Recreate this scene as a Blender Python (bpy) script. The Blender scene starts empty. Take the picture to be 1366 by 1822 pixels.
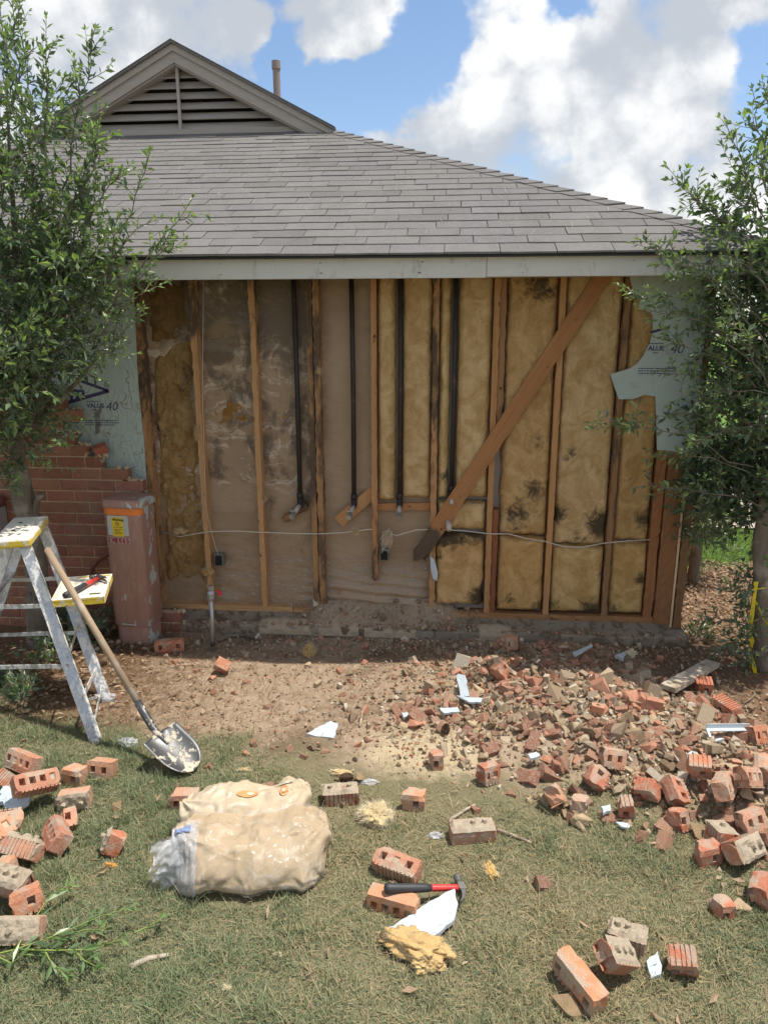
import bpy, bmesh, math, random
import numpy as np
from mathutils import Vector, Matrix, Euler, noise as mnoise
R = math.radians
scene = bpy.context.scene
C = scene.collection

# ------------------------------------------------------------------ camera
CAM = np.array([2.118, -4.983, 2.051]); YAW, PITCH, ROLL, FPX = -0.08513, 0.25038, -0.0020, 1310.5
PW, PH = 1366.0, 1822.0
cy, sy, cp, sp = math.cos(YAW), math.sin(YAW), math.cos(PITCH), math.sin(PITCH)
FWD = np.array([sy*cp, cy*cp, -sp]); r0 = np.array([cy, -sy, 0.0]); u0 = np.cross(r0, FWD)
RGT = math.cos(ROLL)*r0 + math.sin(ROLL)*u0; UPV = -math.sin(ROLL)*r0 + math.cos(ROLL)*u0
cd = bpy.data.cameras.new('camera'); cam = bpy.data.objects.new('camera', cd); C.objects.link(cam)
cd.sensor_fit = 'HORIZONTAL'; cd.sensor_width = 36.0; cd.lens = FPX/PW*36.0
cd.clip_start = 0.05; cd.clip_end = 500
cam.matrix_world = Matrix(((RGT[0], UPV[0], -FWD[0], CAM[0]), (RGT[1], UPV[1], -FWD[1], CAM[1]),
                           (RGT[2], UPV[2], -FWD[2], CAM[2]), (0, 0, 0, 1)))
scene.camera = cam

# ------------------------------------------------------------------ light
SUN = Vector((0.34, 0.045, 1.0)).normalized()
sun_d = bpy.data.lights.new('sun', 'SUN'); sun_o = bpy.data.objects.new('sun', sun_d); C.objects.link(sun_o)
sun_d.energy = 2.0; sun_d.angle = R(0.6); sun_d.color = (1.0, 0.955, 0.88)
sun_o.rotation_euler = SUN.to_track_quat('Z', 'Y').to_euler(); sun_o.location = (3, -2, 8)
vs = scene.view_settings
vs.view_transform = 'Standard'; vs.look = 'None'; vs.gamma = 1.0; vs.use_curve_mapping = False
vs.exposure = 1.5

# ------------------------------------------------------------------ node helpers
def N(nt, typ, **kw):
    n = nt.nodes.new('ShaderNode' + typ)
    for k, v in kw.items():
        if hasattr(n, k) and k[0].islower() and k not in n.inputs.keys():
            setattr(n, k, v); continue
        key = k.replace('_', ' ')
        if key not in n.inputs.keys() and k[0] == 'i' and k[1:].isdigit(): s = n.inputs[int(k[1:])]
        else: s = n.inputs[key]
        if isinstance(v, bpy.types.NodeSocket): nt.links.new(v, s)
        elif isinstance(v, bpy.types.Node): nt.links.new(v.outputs[0], s)
        else:
            if isinstance(v, (tuple, list)) and len(v) == 3 and s.type == 'RGBA': v = (*v, 1)
            s.default_value = v
    return n
def setin(nt, s, v):
    if isinstance(v, bpy.types.Node): v = v.outputs[0]
    if isinstance(v, bpy.types.NodeSocket): nt.links.new(v, s)
    else:
        if isinstance(v, (tuple, list)) and len(v) == 3 and s.type == 'RGBA': v = (*v, 1)
        s.default_value = v
def mix(nt, f, a, b, bt='MIX'):
    n = nt.nodes.new('ShaderNodeMix'); n.data_type = 'RGBA'; n.blend_type = bt
    setin(nt, n.inputs[0], f); setin(nt, n.inputs[6], a); setin(nt, n.inputs[7], b)
    return n.outputs[2]
def mth(nt, op, a, b=0.0, c=0.0, clamp=False):
    n = nt.nodes.new('ShaderNodeMath'); n.operation = op; n.use_clamp = clamp
    setin(nt, n.inputs[0], a); setin(nt, n.inputs[1], b); setin(nt, n.inputs[2], c)
    return n.outputs[0]
def vm(nt, op, a, b=(0, 0, 0)):
    n = nt.nodes.new('ShaderNodeVectorMath'); n.operation = op
    setin(nt, n.inputs[0], a); setin(nt, n.inputs[1], b)
    return n.outputs['Value'] if op in ('LENGTH', 'DOT_PRODUCT', 'DISTANCE') else n.outputs[0]
def ss(nt, x, a, b):                                              # smoothstep
    n = nt.nodes.new('ShaderNodeMapRange'); n.interpolation_type = 'SMOOTHSTEP'
    setin(nt, n.inputs[0], x); n.inputs[1].default_value = a; n.inputs[2].default_value = b
    return n.outputs[0]
def noise(nt, vec, sc, det=4.0, rough=0.55, dist=0.0):
    n = N(nt, 'TexNoise', Scale=sc, Detail=min(det, 4.0), Roughness=rough, Distortion=dist)
    if vec is not None: setin(nt, n.inputs['Vector'], vec)
    return n.outputs[0]
def scaled(nt, vec, s): return vm(nt, 'MULTIPLY', vec, s)
MATS = {}
def material(name, fn):
    m = bpy.data.materials.new(name); m.use_nodes = True; nt = m.node_tree
    bs = nt.nodes['Principled BSDF']
    fn(nt, bs); MATS[name] = m; return m
def setp(nt, bs, **kw):
    for k, v in kw.items(): setin(nt, bs.inputs[k.replace('_', ' ')], v)
def bump(nt, bs, h, strength=0.5, dist=0.01):
    b = N(nt, 'Bump', Strength=strength, Distance=dist, Height=h); setin(nt, bs.inputs['Normal'], b.outputs[0])
def objco(nt): return nt.nodes.new('ShaderNodeTexCoord').outputs['Object']
def wpos(nt): return nt.nodes.new('ShaderNodeNewGeometry').outputs['Position']
def ocol(nt): return nt.nodes.new('ShaderNodeObjectInfo').outputs['Color']
def orand(nt): return nt.nodes.new('ShaderNodeObjectInfo').outputs['Random']
def attr(nt, name='Col'):
    a = nt.nodes.new('ShaderNodeAttribute'); a.attribute_name = name; return a

# ------------------------------------------------------------------ pixel rays to world points
def ray(u, v): return FWD + (u-PW/2)/FPX*RGT + (PH/2-v)/FPX*UPV
def at(u, v, Y):                                                 # point on the upright plane y = Y
    d = ray(u, v); t = (Y-CAM[1])/d[1]; return Vector(CAM+t*d)
def depth(p): return float(np.dot(np.array(p)-CAM, FWD))

# ------------------------------------------------------------------ sky
world = bpy.data.worlds.new('World'); scene.world = world; world.use_nodes = True
def build_sky():
    nt = world.node_tree; bg = nt.nodes['Background']
    sky = nt.nodes.new('ShaderNodeTexSky'); sky.sky_type = 'NISHITA'; sky.sun_disc = False
    sky.sun_elevation = math.asin(SUN.z); sky.sun_rotation = math.atan2(SUN.x, SUN.y)
    sky.air_density = 1.0; sky.dust_density = 0.6; sky.ozone_density = 2.0
    blue = N(nt, 'HueSaturation', Hue=0.5, Saturation=1.02, Value=0.60, Color=sky.outputs[0]).outputs[0]
    d = nt.nodes.new('ShaderNodeTexCoord').outputs['Generated']
    sep = N(nt, 'SeparateXYZ', Vector=d)
    y = mth(nt, 'MAXIMUM', sep.outputs[1], 0.25)
    uv = N(nt, 'CombineXYZ', X=mth(nt, 'DIVIDE', sep.outputs[0], y), Y=mth(nt, 'DIVIDE', sep.outputs[2], y), Z=0.0).outputs[0]
    w = N(nt, 'TexNoise', Scale=4.0, Detail=5.0, Roughness=0.62, Vector=uv).outputs[1]
    wv = vm(nt, 'SUBTRACT', w, (.5, .5, .5))
    uw = vm(nt, 'ADD', uv, vm(nt, 'MULTIPLY', wv, (.20, .17, 0)))
    def blob(px, py, rx, ry):
        r = ray(px, py); k = 1.0/FPX
        q = vm(nt, 'MULTIPLY', vm(nt, 'SUBTRACT', uw, (r[0]/r[1], r[2]/r[1], 0)), (1/(rx*k), 1/(ry*k), 0))
        return mth(nt, 'SUBTRACT', 1.0, vm(nt, 'LENGTH', q))
    def many(l):
        o = None
        for b in l:
            v = blob(*b); o = v if o is None else mth(nt, 'MAXIMUM', o, v)
        return o
    pos = many([(200, 30, 320, 190), (410, 70, 90, 100), (590, 35, 160, 95), (1030, 100, 230, 190), (1160, 200, 230, 210), (870, 130, 70, 90),
                (830, 230, 160, 110), (740, 265, 90, 60), (1120, 360, 380, 100), (-100, 250, 260, 200), (1480, 360, 240, 170), (1270, 20, 250, 90)])
    neg = many([(665, 170, 180, 70), (485, 130, 60, 90), (1000, 10, 60, 60), (1345, 130, 90, 110), (770, 80, 80, 130)])
    # billows: warped cells at two sizes give round, lit puffs with shaded seams
    ub = vm(nt, 'ADD', uv, vm(nt, 'MULTIPLY', wv, (.10, .10, 0)))
    c1 = N(nt, 'TexVoronoi', feature='F1', Scale=9.0, Vector=ub).outputs[0]
    c2 = N(nt, 'TexVoronoi', feature='F1', Scale=24.0, Vector=ub).outputs[0]
    cell = mth(nt, 'ADD', mth(nt, 'MULTIPLY', c1, .65), mth(nt, 'MULTIPLY', c2, .35))
    fb = N(nt, 'TexNoise', Scale=11.0, Detail=5.0, Roughness=.64, Vector=uv).outputs[0]
    view = mth(nt, 'SUBTRACT', pos, mth(nt, 'MULTIPLY', mth(nt, 'MAXIMUM', neg, 0.0), 0.9))
    view = mth(nt, 'ADD', view, mth(nt, 'MULTIPLY', mth(nt, 'SUBTRACT', fb, .5), .9))
    view = mth(nt, 'ADD', view, mth(nt, 'MULTIPLY', mth(nt, 'SUBTRACT', .42, cell), .55))
    gen = mth(nt, 'SUBTRACT', N(nt, 'TexNoise', Scale=2.2, Detail=4.0, Roughness=.6, Vector=d).outputs[0], 0.43)
    inview = ss(nt, sep.outputs[1], 0.35, 0.6)
    dens = N(nt, 'Mix', i0=inview, i2=mth(nt, 'MULTIPLY', gen, 3.0), i3=view).outputs[0]
    f = ss(nt, dens, -0.02, 0.40)
    big = noise(nt, vm(nt, 'ADD', uv, (.3, .1, 0)), 3.0, 3.0, .5)
    shade = mth(nt, 'ADD', mth(nt, 'MULTIPLY', cell, 1.0), mth(nt, 'ADD', mth(nt, 'MULTIPLY', mth(nt, 'SUBTRACT', big, .5), 1.7), mth(nt, 'MULTIPLY', mth(nt, 'SUBTRACT', .5, fb), 1.0)))
    shade = ss(nt, shade, 0.09, 0.72)
    cc = mix(nt, shade, (4.0, 3.97, 3.9), (2.05, 2.2, 2.42))
    col = mix(nt, mth(nt, 'MULTIPLY', f, 0.97), blue, cc)
    setin(nt, bg.inputs[0], col); bg.inputs[1].default_value = 0.1
build_sky()
world.cycles.sampling_method = 'MANUAL'; world.cycles.sample_map_resolution = 512

# ------------------------------------------------------------------ value noise (numpy)
def _h(ix, iy, s):
    n = (ix*374761393 + iy*668265263 + s*974711) & 0x7fffffff
    n = ((n ^ (n >> 13))*1274126177) & 0x7fffffff
    return ((n ^ (n >> 16)) & 0xffff)/65535.0
def vn(x, y, s=0):
    x = np.asarray(x, float); y = np.asarray(y, float)
    ix = np.floor(x).astype(np.int64); iy = np.floor(y).astype(np.int64); fx = x-ix; fy = y-iy
    fx = fx*fx*(3-2*fx); fy = fy*fy*(3-2*fy)
    return (_h(ix, iy, s)*(1-fx)+_h(ix+1, iy, s)*fx)*(1-fy)+(_h(ix, iy+1, s)*(1-fx)+_h(ix+1, iy+1, s)*fx)*fy
def fbm(x, y, s=0, o=4):
    t = 0; a = .5
    for k in range(o): t = t+a*(vn(np.asarray(x)*2**k, np.asarray(y)*2**k, s+k*7)-.5)*2; a *= .5
    return t
def sst(x, a, b):
    t = np.clip((np.asarray(x, float)-a)/(b-a), 0, 1); return t*t*(3-2*t)
def G(x, y):                                                     # ground height
    x = np.asarray(x, float); y = np.asarray(y, float)
    far = 1-sst(y, .6, 1.4)
    z = -.13+(.028*fbm(x*.9, y*.9, 3)+.010*fbm(x*4.5, y*4.5, 9))*far
    z = z+.20*np.exp(-((x-2.85)/.66)**2-((y+1.15)/.44)**2)+.08*np.exp(-((x-3.65)/.5)**2-((y+1.75)/.45)**2)
    z = z+.05*np.exp(-((x-2.45)/.5)**2-((y+.75)/.3)**2)
    z = z+.035*np.exp(-((y+.20)/.13)**2)*sst(x, 2.2, 2.7)*sst(x, 4.4, 3.9)*(.7+.6*fbm(x*3, y*2, 77))
    rough = np.exp(-((x-3.0)/.9)**4-((y+1.3)/.7)**4)
    return z+rough*.022*fbm(x*9, y*9, 31)
def gz(x, y): return float(G(x, y))
def on(u, v, dz=0.0):                                            # pixel ray met with the ground
    d = ray(u, v); z = -.13
    for _ in range(12):
        t = (z-CAM[2])/d[2]; p = CAM+t*d; z = .5*z+.5*(gz(p[0], p[1])+dz)
    return Vector((p[0], p[1], gz(p[0], p[1])+dz))

# ------------------------------------------------------------------ mesh helpers
class MB:
    def __init__(s): s.v = []; s.f = []; s.m = []; s.c = []
    def add(s, vs, fs, mat=0, col=None):
        b = len(s.v); s.v += [tuple(p) for p in vs]
        s.f += [tuple(b+i for i in f) for f in fs]; s.m += [mat]*len(fs)
        s.c += [col or (1, 1, 1)]*len(vs)
    def box(s, c, d, rot=None, mat=0, col=None):
        x, y, z = d[0]/2, d[1]/2, d[2]/2; c = Vector(c)
        P = [Vector(q) for q in ((-x,-y,-z),(x,-y,-z),(x,y,-z),(-x,y,-z),(-x,-y,z),(x,-y,z),(x,y,z),(-x,y,z))]
        if rot is not None:
            M = rot if isinstance(rot, Matrix) else Euler(rot).to_matrix(); P = [M @ q for q in P]
        s.add([c+q for q in P], [(0,3,2,1),(4,5,6,7),(0,1,5,4),(1,2,6,5),(2,3,7,6),(3,0,4,7)], mat, col)
    def b2(s, a, b, mat=0, col=None):
        a = Vector(a); b = Vector(b); s.box((a+b)/2, [abs(b[i]-a[i]) for i in range(3)], None, mat, col)
    def bar(s, a, b, w, h, up=(0, 0, 1), mat=0):                   # box beam from a to b
        a = Vector(a); b = Vector(b); x = (b-a); L = x.length; x.normalize()
        y = Vector(up).cross(x).normalized(); z = x.cross(y)
        s.box((a+b)/2, (L, w, h), Matrix((x, y, z)).transposed(), mat)
    def tube(s, pts, rad, n=8, mat=0, col=None, caps=True):
        pts = [Vector(p) for p in pts]; k = len(pts)
        if not isinstance(rad, (list, tuple)): rad = [rad]*k
        vs = []; prev = None
        for i, p in enumerate(pts):
            t = (pts[min(i+1, k-1)]-pts[max(i-1, 0)]).normalized()
            if prev is None: a = t.orthogonal().normalized()
            else: a = (prev-t*prev.dot(t)).normalized()
            prev = a; b = t.cross(a)
            for j in range(n):
                th = 2*math.pi*j/n; vs.append(p+(a*math.cos(th)+b*math.sin(th))*rad[i])
        fs = [(i*n+j, i*n+(j+1) % n, (i+1)*n+(j+1) % n, (i+1)*n+j) for i in range(k-1) for j in range(n)]
        if caps: fs += [tuple(range(n-1, -1, -1)), tuple((k-1)*n+j for j in range(n))]
        s.add(vs, fs, mat, col)
    def grid(s, P, mat=0, closed=False):                            # P[i][j] points
        n, m = len(P), len(P[0]); vs = [q for r in P for q in r]
        fs = [(i*m+j, i*m+(j+1) % m, (i+1)*m+(j+1) % m, (i+1)*m+j) for i in range(n-1) for j in range(m if closed else m-1)]
        s.add(vs, fs, mat)
    def mesh(s, name, mats, smooth=False, col=False):
        me = bpy.data.meshes.new(name); me.from_pydata(s.v, [], s.f)
        for m in (mats if isinstance(mats, (list, tuple)) else [mats]): me.materials.append(MATS[m])
        me.polygons.foreach_set('material_index', s.m)
        if smooth: me.polygons.foreach_set('use_smooth', [True]*len(s.f))
        if col:
            a = me.color_attributes.new('Col', 'FLOAT_COLOR', 'POINT')
            a.data.foreach_set('color', np.c_[np.array(s.c, float), np.ones(len(s.c))].ravel())
        me.update(); return me
    def build(s, name, mats, parent=None, smooth=False, col=False, bevel=0):
        o = link(name, s.mesh(name, mats, smooth, col), parent)
        if bevel:
            b = o.modifiers.new('bevel', 'BEVEL'); b.width = bevel; b.segments = 2; b.limit_method = 'ANGLE'
        return o
def link(name, data, parent=None, loc=None, rot=None, color=None):
    o = bpy.data.objects.new(name, data); C.objects.link(o)
    if parent is not None: o.parent = parent
    if loc is not None: o.location = loc
    if rot is not None: o.rotation_euler = rot
    if color is not None: o.color = (*color, 1)
    return o
def tag(o, label, cat=None, group=None, kind=None):
    o['label'] = label
    if cat: o['category'] = cat
    if group: o['group'] = group
    if kind: o['kind'] = kind
    return o
def thing(name, label, cat, loc=(0, 0, 0), rot=(0, 0, 0), group=None):
    return tag(link(name, None, None, loc, rot), label, cat, group)
def npmesh(name, mats, v, f, col=None, smooth=False):              # v (n,3); f (m,3 or 4)
    me = bpy.data.meshes.new(name); k = f.shape[1]
    me.vertices.add(len(v)); me.vertices.foreach_set('co', v.astype(np.float32).ravel())
    me.loops.add(f.size); me.loops.foreach_set('vertex_index', f.astype(np.int32).ravel())
    me.polygons.add(len(f)); me.polygons.foreach_set('loop_start', np.arange(len(f), dtype=np.int32)*k)
    me.polygons.foreach_set('use_smooth', np.full(len(f), bool(smooth)))
    for m in (mats if isinstance(mats, (list, tuple)) else [mats]): me.materials.append(MATS[m])
    me.update(calc_edges=True)
    if col is not None:
        a = me.color_attributes.new('Col', 'FLOAT_COLOR', 'POINT')
        a.data.foreach_set('color', np.c_[col, np.ones(len(col))].astype(np.float32).ravel())
    return me
def text(body, size, mat, parent, loc, rot=(math.pi/2, 0, 0), name='lettering', shear=0.0, sx=1.0, off=0.0):
    cu = bpy.data.curves.new('t', 'FONT'); cu.body = body; cu.size = size; cu.extrude = .0003; cu.shear = shear; cu.offset = off
    cu.resolution_u = 3
    to = bpy.data.objects.new('t', cu); C.objects.link(to)
    me = bpy.data.meshes.new_from_object(to.evaluated_get(bpy.context.evaluated_depsgraph_get()))
    bpy.data.objects.remove(to); me.materials.clear(); me.materials.append(MATS[mat])
    o = link(name, me, parent, loc, rot); o.scale = (sx, 1, 1); return o

# ------------------------------------------------------------------ materials
def m_ground(nt, bs):
    p = wpos(nt); s = N(nt, 'SeparateXYZ', Vector=p); x, y = s.outputs[0], s.outputs[1]
    n1 = noise(nt, p, 1.6, 6); n2 = noise(nt, p, 14, 8, .65); n3 = noise(nt, p, 70, 5, .7)
    dirt = mix(nt, n2, (.25, .175, .115), (.41, .31, .215))
    dirt = mix(nt, ss(nt, n3, .5, .75), dirt, (.46, .38, .28)); dirt = mix(nt, ss(nt, n1, .5, .68), dirt, (.15, .105, .068))
    soil = mix(nt, n2, (.12, .11, .06), (.23, .20, .115))
    # edge of the lawn: a wandering line
    e = mth(nt, 'ADD', mth(nt, 'MULTIPLY', x, -.16), -1.34)
    e = mth(nt, 'ADD', e, mth(nt, 'MULTIPLY', mth(nt, 'SUBTRACT', noise(nt, p, 2.6, 6, .6), .5), .9))
    lawn = ss(nt, mth(nt, 'SUBTRACT', e, y), -.12, .18)
    col = mix(nt, lawn, dirt, soil)
    # spilled yellow sand
    sd = vm(nt, 'LENGTH', vm(nt, 'MULTIPLY', vm(nt, 'SUBTRACT', p, (2.06, -1.55, 0)), (1/.42, 1/.30, 0)))
    sd = mth(nt, 'ADD', sd, mth(nt, 'MULTIPLY', mth(nt, 'SUBTRACT', noise(nt, p, 9, 6, .7), .5), 1.5))
    col = mix(nt, mth(nt, 'MULTIPLY', ss(nt, sd, 1.05, .35), .85), col, mix(nt, n3, (.42, .33, .20), (.54, .45, .30)))
    # pine straw on both sides under the shrubs
    st = mix(nt, noise(nt, p, 45, 4, .7), (.09, .05, .028), (.22, .135, .075))
    left = ss(nt, mth(nt, 'ADD', x, mth(nt, 'MULTIPLY', n1, .8)), .75, .35)
    right = ss(nt, mth(nt, 'ADD', x, mth(nt, 'MULTIPLY', mth(nt, 'ADD', y, 1.2), .55)), 3.75, 4.05)
    m = mth(nt, 'MULTIPLY', mth(nt, 'MAXIMUM', left, right), mth(nt, 'SUBTRACT', 1.0, lawn))
    col = mix(nt, mth(nt, 'MULTIPLY', m, .85), col, st)
    # lawn beyond the shrub
    far = ss(nt, mth(nt, 'ADD', y, mth(nt, 'MULTIPLY', n1, .3)), 1.75, 1.95)
    col = mix(nt, far, col, mix(nt, noise(nt, p, 30, 5, .7), (.06, .13, .02), (.17, .26, .06)))
    setp(nt, bs, Base_Color=col, Roughness=.95, Specular_IOR_Level=.15)
    bump(nt, bs, mth(nt, 'ADD', n2, mth(nt, 'MULTIPLY', n3, .5)), .8, .02)
material('ground', m_ground)

def m_brick(nt, bs):
    p = objco(nt); oc = ocol(nt); r = orand(nt)
    q = vm(nt, 'ADD', p, N(nt, 'CombineXYZ', X=mth(nt, 'MULTIPLY', r, 37.0), Y=mth(nt, 'MULTIPLY', r, 11.0), Z=0.0).outputs[0])
    n1 = noise(nt, q, 22, 6, .6); n2 = noise(nt, q, 130, 4, .7); n3 = noise(nt, q, 11, 5, .65, .6)
    c = mix(nt, n1, (.40, .170, .102), (.57, .295, .185)); c = mix(nt, ss(nt, n2, .55, .8), c, (.62, .41, .29))
    c = mix(nt, 1.0, c, oc, 'MULTIPLY')
    c = mix(nt, mth(nt, 'MULTIPLY', ss(nt, n3, .42, .62), .82), c, mix(nt, n2, (.40, .32, .235), (.52, .44, .34)))
    setp(nt, bs, Base_Color=c, Roughness=.92, Specular_IOR_Level=.2)
    bump(nt, bs, mth(nt, 'ADD', n1, mth(nt, 'MULTIPLY', n2, 1.2)), 1.0, .006)
material('brick', m_brick)
def m_wbrick(nt, bs):
    p = wpos(nt); oc = ocol(nt)
    n1 = noise(nt, p, 18, 6, .6); n2 = noise(nt, p, 90, 4, .7)
    c = mix(nt, n1, (.25, .108, .070), (.38, .180, .120)); c = mix(nt, 1.0, c, oc, 'MULTIPLY')
    c = mix(nt, ss(nt, noise(nt, p, 4, 5, .6), .56, .75), c, (.30, .19, .14))
    setp(nt, bs, Base_Color=c, Roughness=.93, Specular_IOR_Level=.2)
    bump(nt, bs, mth(nt, 'ADD', n1, n2), 1.0, .006)
material('wall_brick', m_wbrick)
def m_mortar(nt, bs):
    p = wpos(nt); n1 = noise(nt, p, 25, 6, .6); n2 = noise(nt, p, 160, 4, .7)
    c = mix(nt, n1, (.31, .24, .165), (.50, .42, .31)); c = mix(nt, ss(nt, n2, .5, .8), c, (.58, .52, .43))
    c = mix(nt, 1.0, c, ocol(nt), 'MULTIPLY')
    setp(nt, bs, Base_Color=c, Roughness=.96, Specular_IOR_Level=.1); bump(nt, bs, mth(nt, 'ADD', n1, n2), .9, .006)
material('mortar', m_mortar)
def m_conc(nt, bs):
    p = wpos(nt); n1 = noise(nt, p, 6, 7, .65); n2 = noise(nt, p, 90, 4, .7)
    c = mix(nt, n1, (.17, .125, .085), (.37, .305, .23)); c = mix(nt, ss(nt, noise(nt, p, 13, 6, .7), .48, .62), c, (.15, .105, .068))
    setp(nt, bs, Base_Color=c, Roughness=.95); bump(nt, bs, mth(nt, 'ADD', n1, n2), .8, .008)
material('concrete', m_conc)
def m_drive(nt, bs):
    p = wpos(nt); c = mix(nt, noise(nt, p, 3, 6), (.36, .29, .22), (.46, .39, .32))
    setp(nt, bs, Base_Color=c, Roughness=.9)
material('driveway', m_drive)

def m_wood(nt, bs):                                              # framing timber, grain along local z
    p = objco(nt); r = orand(nt)
    q = vm(nt, 'ADD', p, N(nt, 'CombineXYZ', X=mth(nt, 'MULTIPLY', r, 9.0), Y=mth(nt, 'MULTIPLY', r, 5.0), Z=mth(nt, 'MULTIPLY', r, 23.0)).outputs[0])
    g = noise(nt, scaled(nt, q, (60, 60, 1.6)), 1.6, 6, .6, .8); n1 = noise(nt, scaled(nt, q, (1, 1, .35)), 9, 6, .65)
    c = mix(nt, g, (.29, .165, .082), (.60, .385, .205))
    c = mix(nt, ss(nt, noise(nt, scaled(nt, q, (1, 1, .6)), 26, 3), .68, .74), c, (.12, .05, .025))
    c = mix(nt, 1.0, c, ocol(nt), 'MULTIPLY')
    a = attr(nt).outputs['Fac']                                   # how rotten the timber is here
    rotm = ss(nt, mth(nt, 'ADD', mth(nt, 'MULTIPLY', a, 1.0), mth(nt, 'MULTIPLY', mth(nt, 'SUBTRACT', n1, .5), 1.3)), .42, .66)
    c = mix(nt, rotm, c, mix(nt, g, (.045, .030, .020), (.17, .115, .075)))
    setp(nt, bs, Base_Color=c, Roughness=.85, Specular_IOR_Level=.25); bump(nt, bs, mth(nt, 'ADD', g, n1), .6, .006)
material('wood', m_wood)
def m_grey_wood(nt, bs):
    p = objco(nt); g = noise(nt, scaled(nt, p, (2.5, 50, 50)), 1.5, 6, .65, .5); n1 = noise(nt, p, 14, 6, .6)
    c = mix(nt, g, (.26, .20, .14), (.60, .52, .41)); c = mix(nt, ss(nt, n1, .5, .68), c, (.20, .14, .085))
    setp(nt, bs, Base_Color=c, Roughness=.9); bump(nt, bs, g, .6, .004)
material('grey_wood', m_grey_wood)

def m_batt(nt, bs):
    p = objco(nt); r = orand(nt)
    q = vm(nt, 'ADD', p, N(nt, 'CombineXYZ', X=mth(nt, 'MULTIPLY', r, 9.0), Y=0.0, Z=mth(nt, 'MULTIPLY', r, 23.0)).outputs[0])
    n1 = noise(nt, q, 7, 7, .65, 1.0); n2 = N(nt, 'TexNoise', Scale=48.0, Detail=5.0, Roughness=.8, Distortion=2.5, Vector=scaled(nt, q, (1, 1, .6))).outputs[0]; n3 = noise(nt, q, 220, 3, .8)
    c = mix(nt, ss(nt, n1, .3, .7), (.64, .405, .180), (.90, .665, .375)); c = mix(nt, ss(nt, n2, .50, .78), c, (.95, .79, .54))
    c = mix(nt, mth(nt, 'MULTIPLY', ss(nt, n2, .46, .25), .45), c, (.44, .29, .135))
    c = mix(nt, 1.0, c, ocol(nt), 'MULTIPLY')
    a = attr(nt).outputs['Fac']                                   # mould
    mo = ss(nt, mth(nt, 'ADD', a, mth(nt, 'MULTIPLY', mth(nt, 'SUBTRACT', noise(nt, q, 16, 7, .7, .8), .5), 1.2)), .28, .70)
    c = mix(nt, mth(nt, 'MULTIPLY', mo, .92), c, mix(nt, n2, (.035, .030, .022), (.13, .10, .065)))
    setp(nt, bs, Base_Color=c, Roughness=1.0, Specular_IOR_Level=.05)
    bump(nt, bs, mth(nt, 'ADD', mth(nt, 'MULTIPLY', n1, 1.0), mth(nt, 'ADD', mth(nt, 'MULTIPLY', n2, .8), mth(nt, 'MULTIPLY', n3, .3))), 1.0, .022)
material('batt', m_batt)
def m_fluff(nt, bs):
    p = objco(nt); n1 = noise(nt, p, 14, 6, .6, .6); n2 = noise(nt, p, 120, 4, .75, 1.5)
    c = mix(nt, n1, (.52, .37, .17), (.74, .60, .35)); c = mix(nt, ss(nt, n2, .5, .8), c, (.80, .70, .47)); c = mix(nt, 1.0, c, ocol(nt), 'MULTIPLY')
    setp(nt, bs, Base_Color=c, Roughness=1.0, Specular_IOR_Level=.03); bump(nt, bs, mth(nt, 'ADD', n1, n2), .8, .008)
material('fluff', m_fluff)
def m_barrier(nt, bs):                                           # stained kraft paper under a plastic film
    p = objco(nt); s = N(nt, 'SeparateXYZ', Vector=p); x, z = s.outputs[0], s.outputs[2]
    base = mix(nt, noise(nt, p, 3.0, 5, .55), (.26, .170, .100), (.42, .300, .190))
    q = vm(nt, 'ADD', scaled(nt, p, (1.0, 1, 3.2)), vm(nt, 'MULTIPLY', N(nt, 'TexNoise', Scale=3.0, Detail=3.0, Vector=p).outputs[1], (1.2, 0, 1.4)))
    w = N(nt, 'TexNoise', Scale=3.8, Detail=7.0, Roughness=.74, Distortion=.5, Vector=q).outputs[0]                             # pale smears drawn out sideways
    up = ss(nt, z, .75, 1.05); lf = ss(nt, x, 1.38, 1.12)
    sm = mth(nt, 'MULTIPLY', ss(nt, w, .505, .575), mth(nt, 'MULTIPLY', up, lf))
    c = mix(nt, mth(nt, 'MULTIPLY', sm, .80), base, mix(nt, noise(nt, p, 40, 5, .7), (.46, .37, .27), (.68, .58, .46)))
    dk = noise(nt, scaled(nt, p, (1.3, 1, .8)), 3.2, 8, .7, .5)
    dm = mth(nt, 'MULTIPLY', ss(nt, mth(nt, 'ADD', dk, mth(nt, 'MULTIPLY', mth(nt, 'SUBTRACT', z, 1.2), .16)), .48, .62), lf)
    c = mix(nt, mth(nt, 'MULTIPLY', dm, .74), c, (.075, .050, .033))
    tan = mth(nt, 'MULTIPLY', ss(nt, noise(nt, p, 4.3, 6, .6), .58, .72), lf)
    c = mix(nt, mth(nt, 'MULTIPLY', tan, .6), c, (.30, .205, .10))
    glare = mth(nt, 'MULTIPLY', ss(nt, noise(nt, scaled(nt, p, (1, 1, 1.8)), 9, 5, .6), .60, .68), ss(nt, z, .28, .12))
    c = mix(nt, mth(nt, 'MULTIPLY', glare, .6), c, (.45, .42, .38))  # white glare on the plastic near the floor, painted into the colour
    setp(nt, bs, Base_Color=c, Roughness=mth(nt, 'SUBTRACT', .55, mth(nt, 'MULTIPLY', ss(nt, z, .7, .3), .22)), Specular_IOR_Level=.5)
    bump(nt, bs, mth(nt, 'ADD', mth(nt, 'MULTIPLY', w, .5), noise(nt, scaled(nt, p, (1, 1, 2.5)), 14, 5, .6, 1.0)), .5, .012)
material('barrier', m_barrier)
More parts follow.
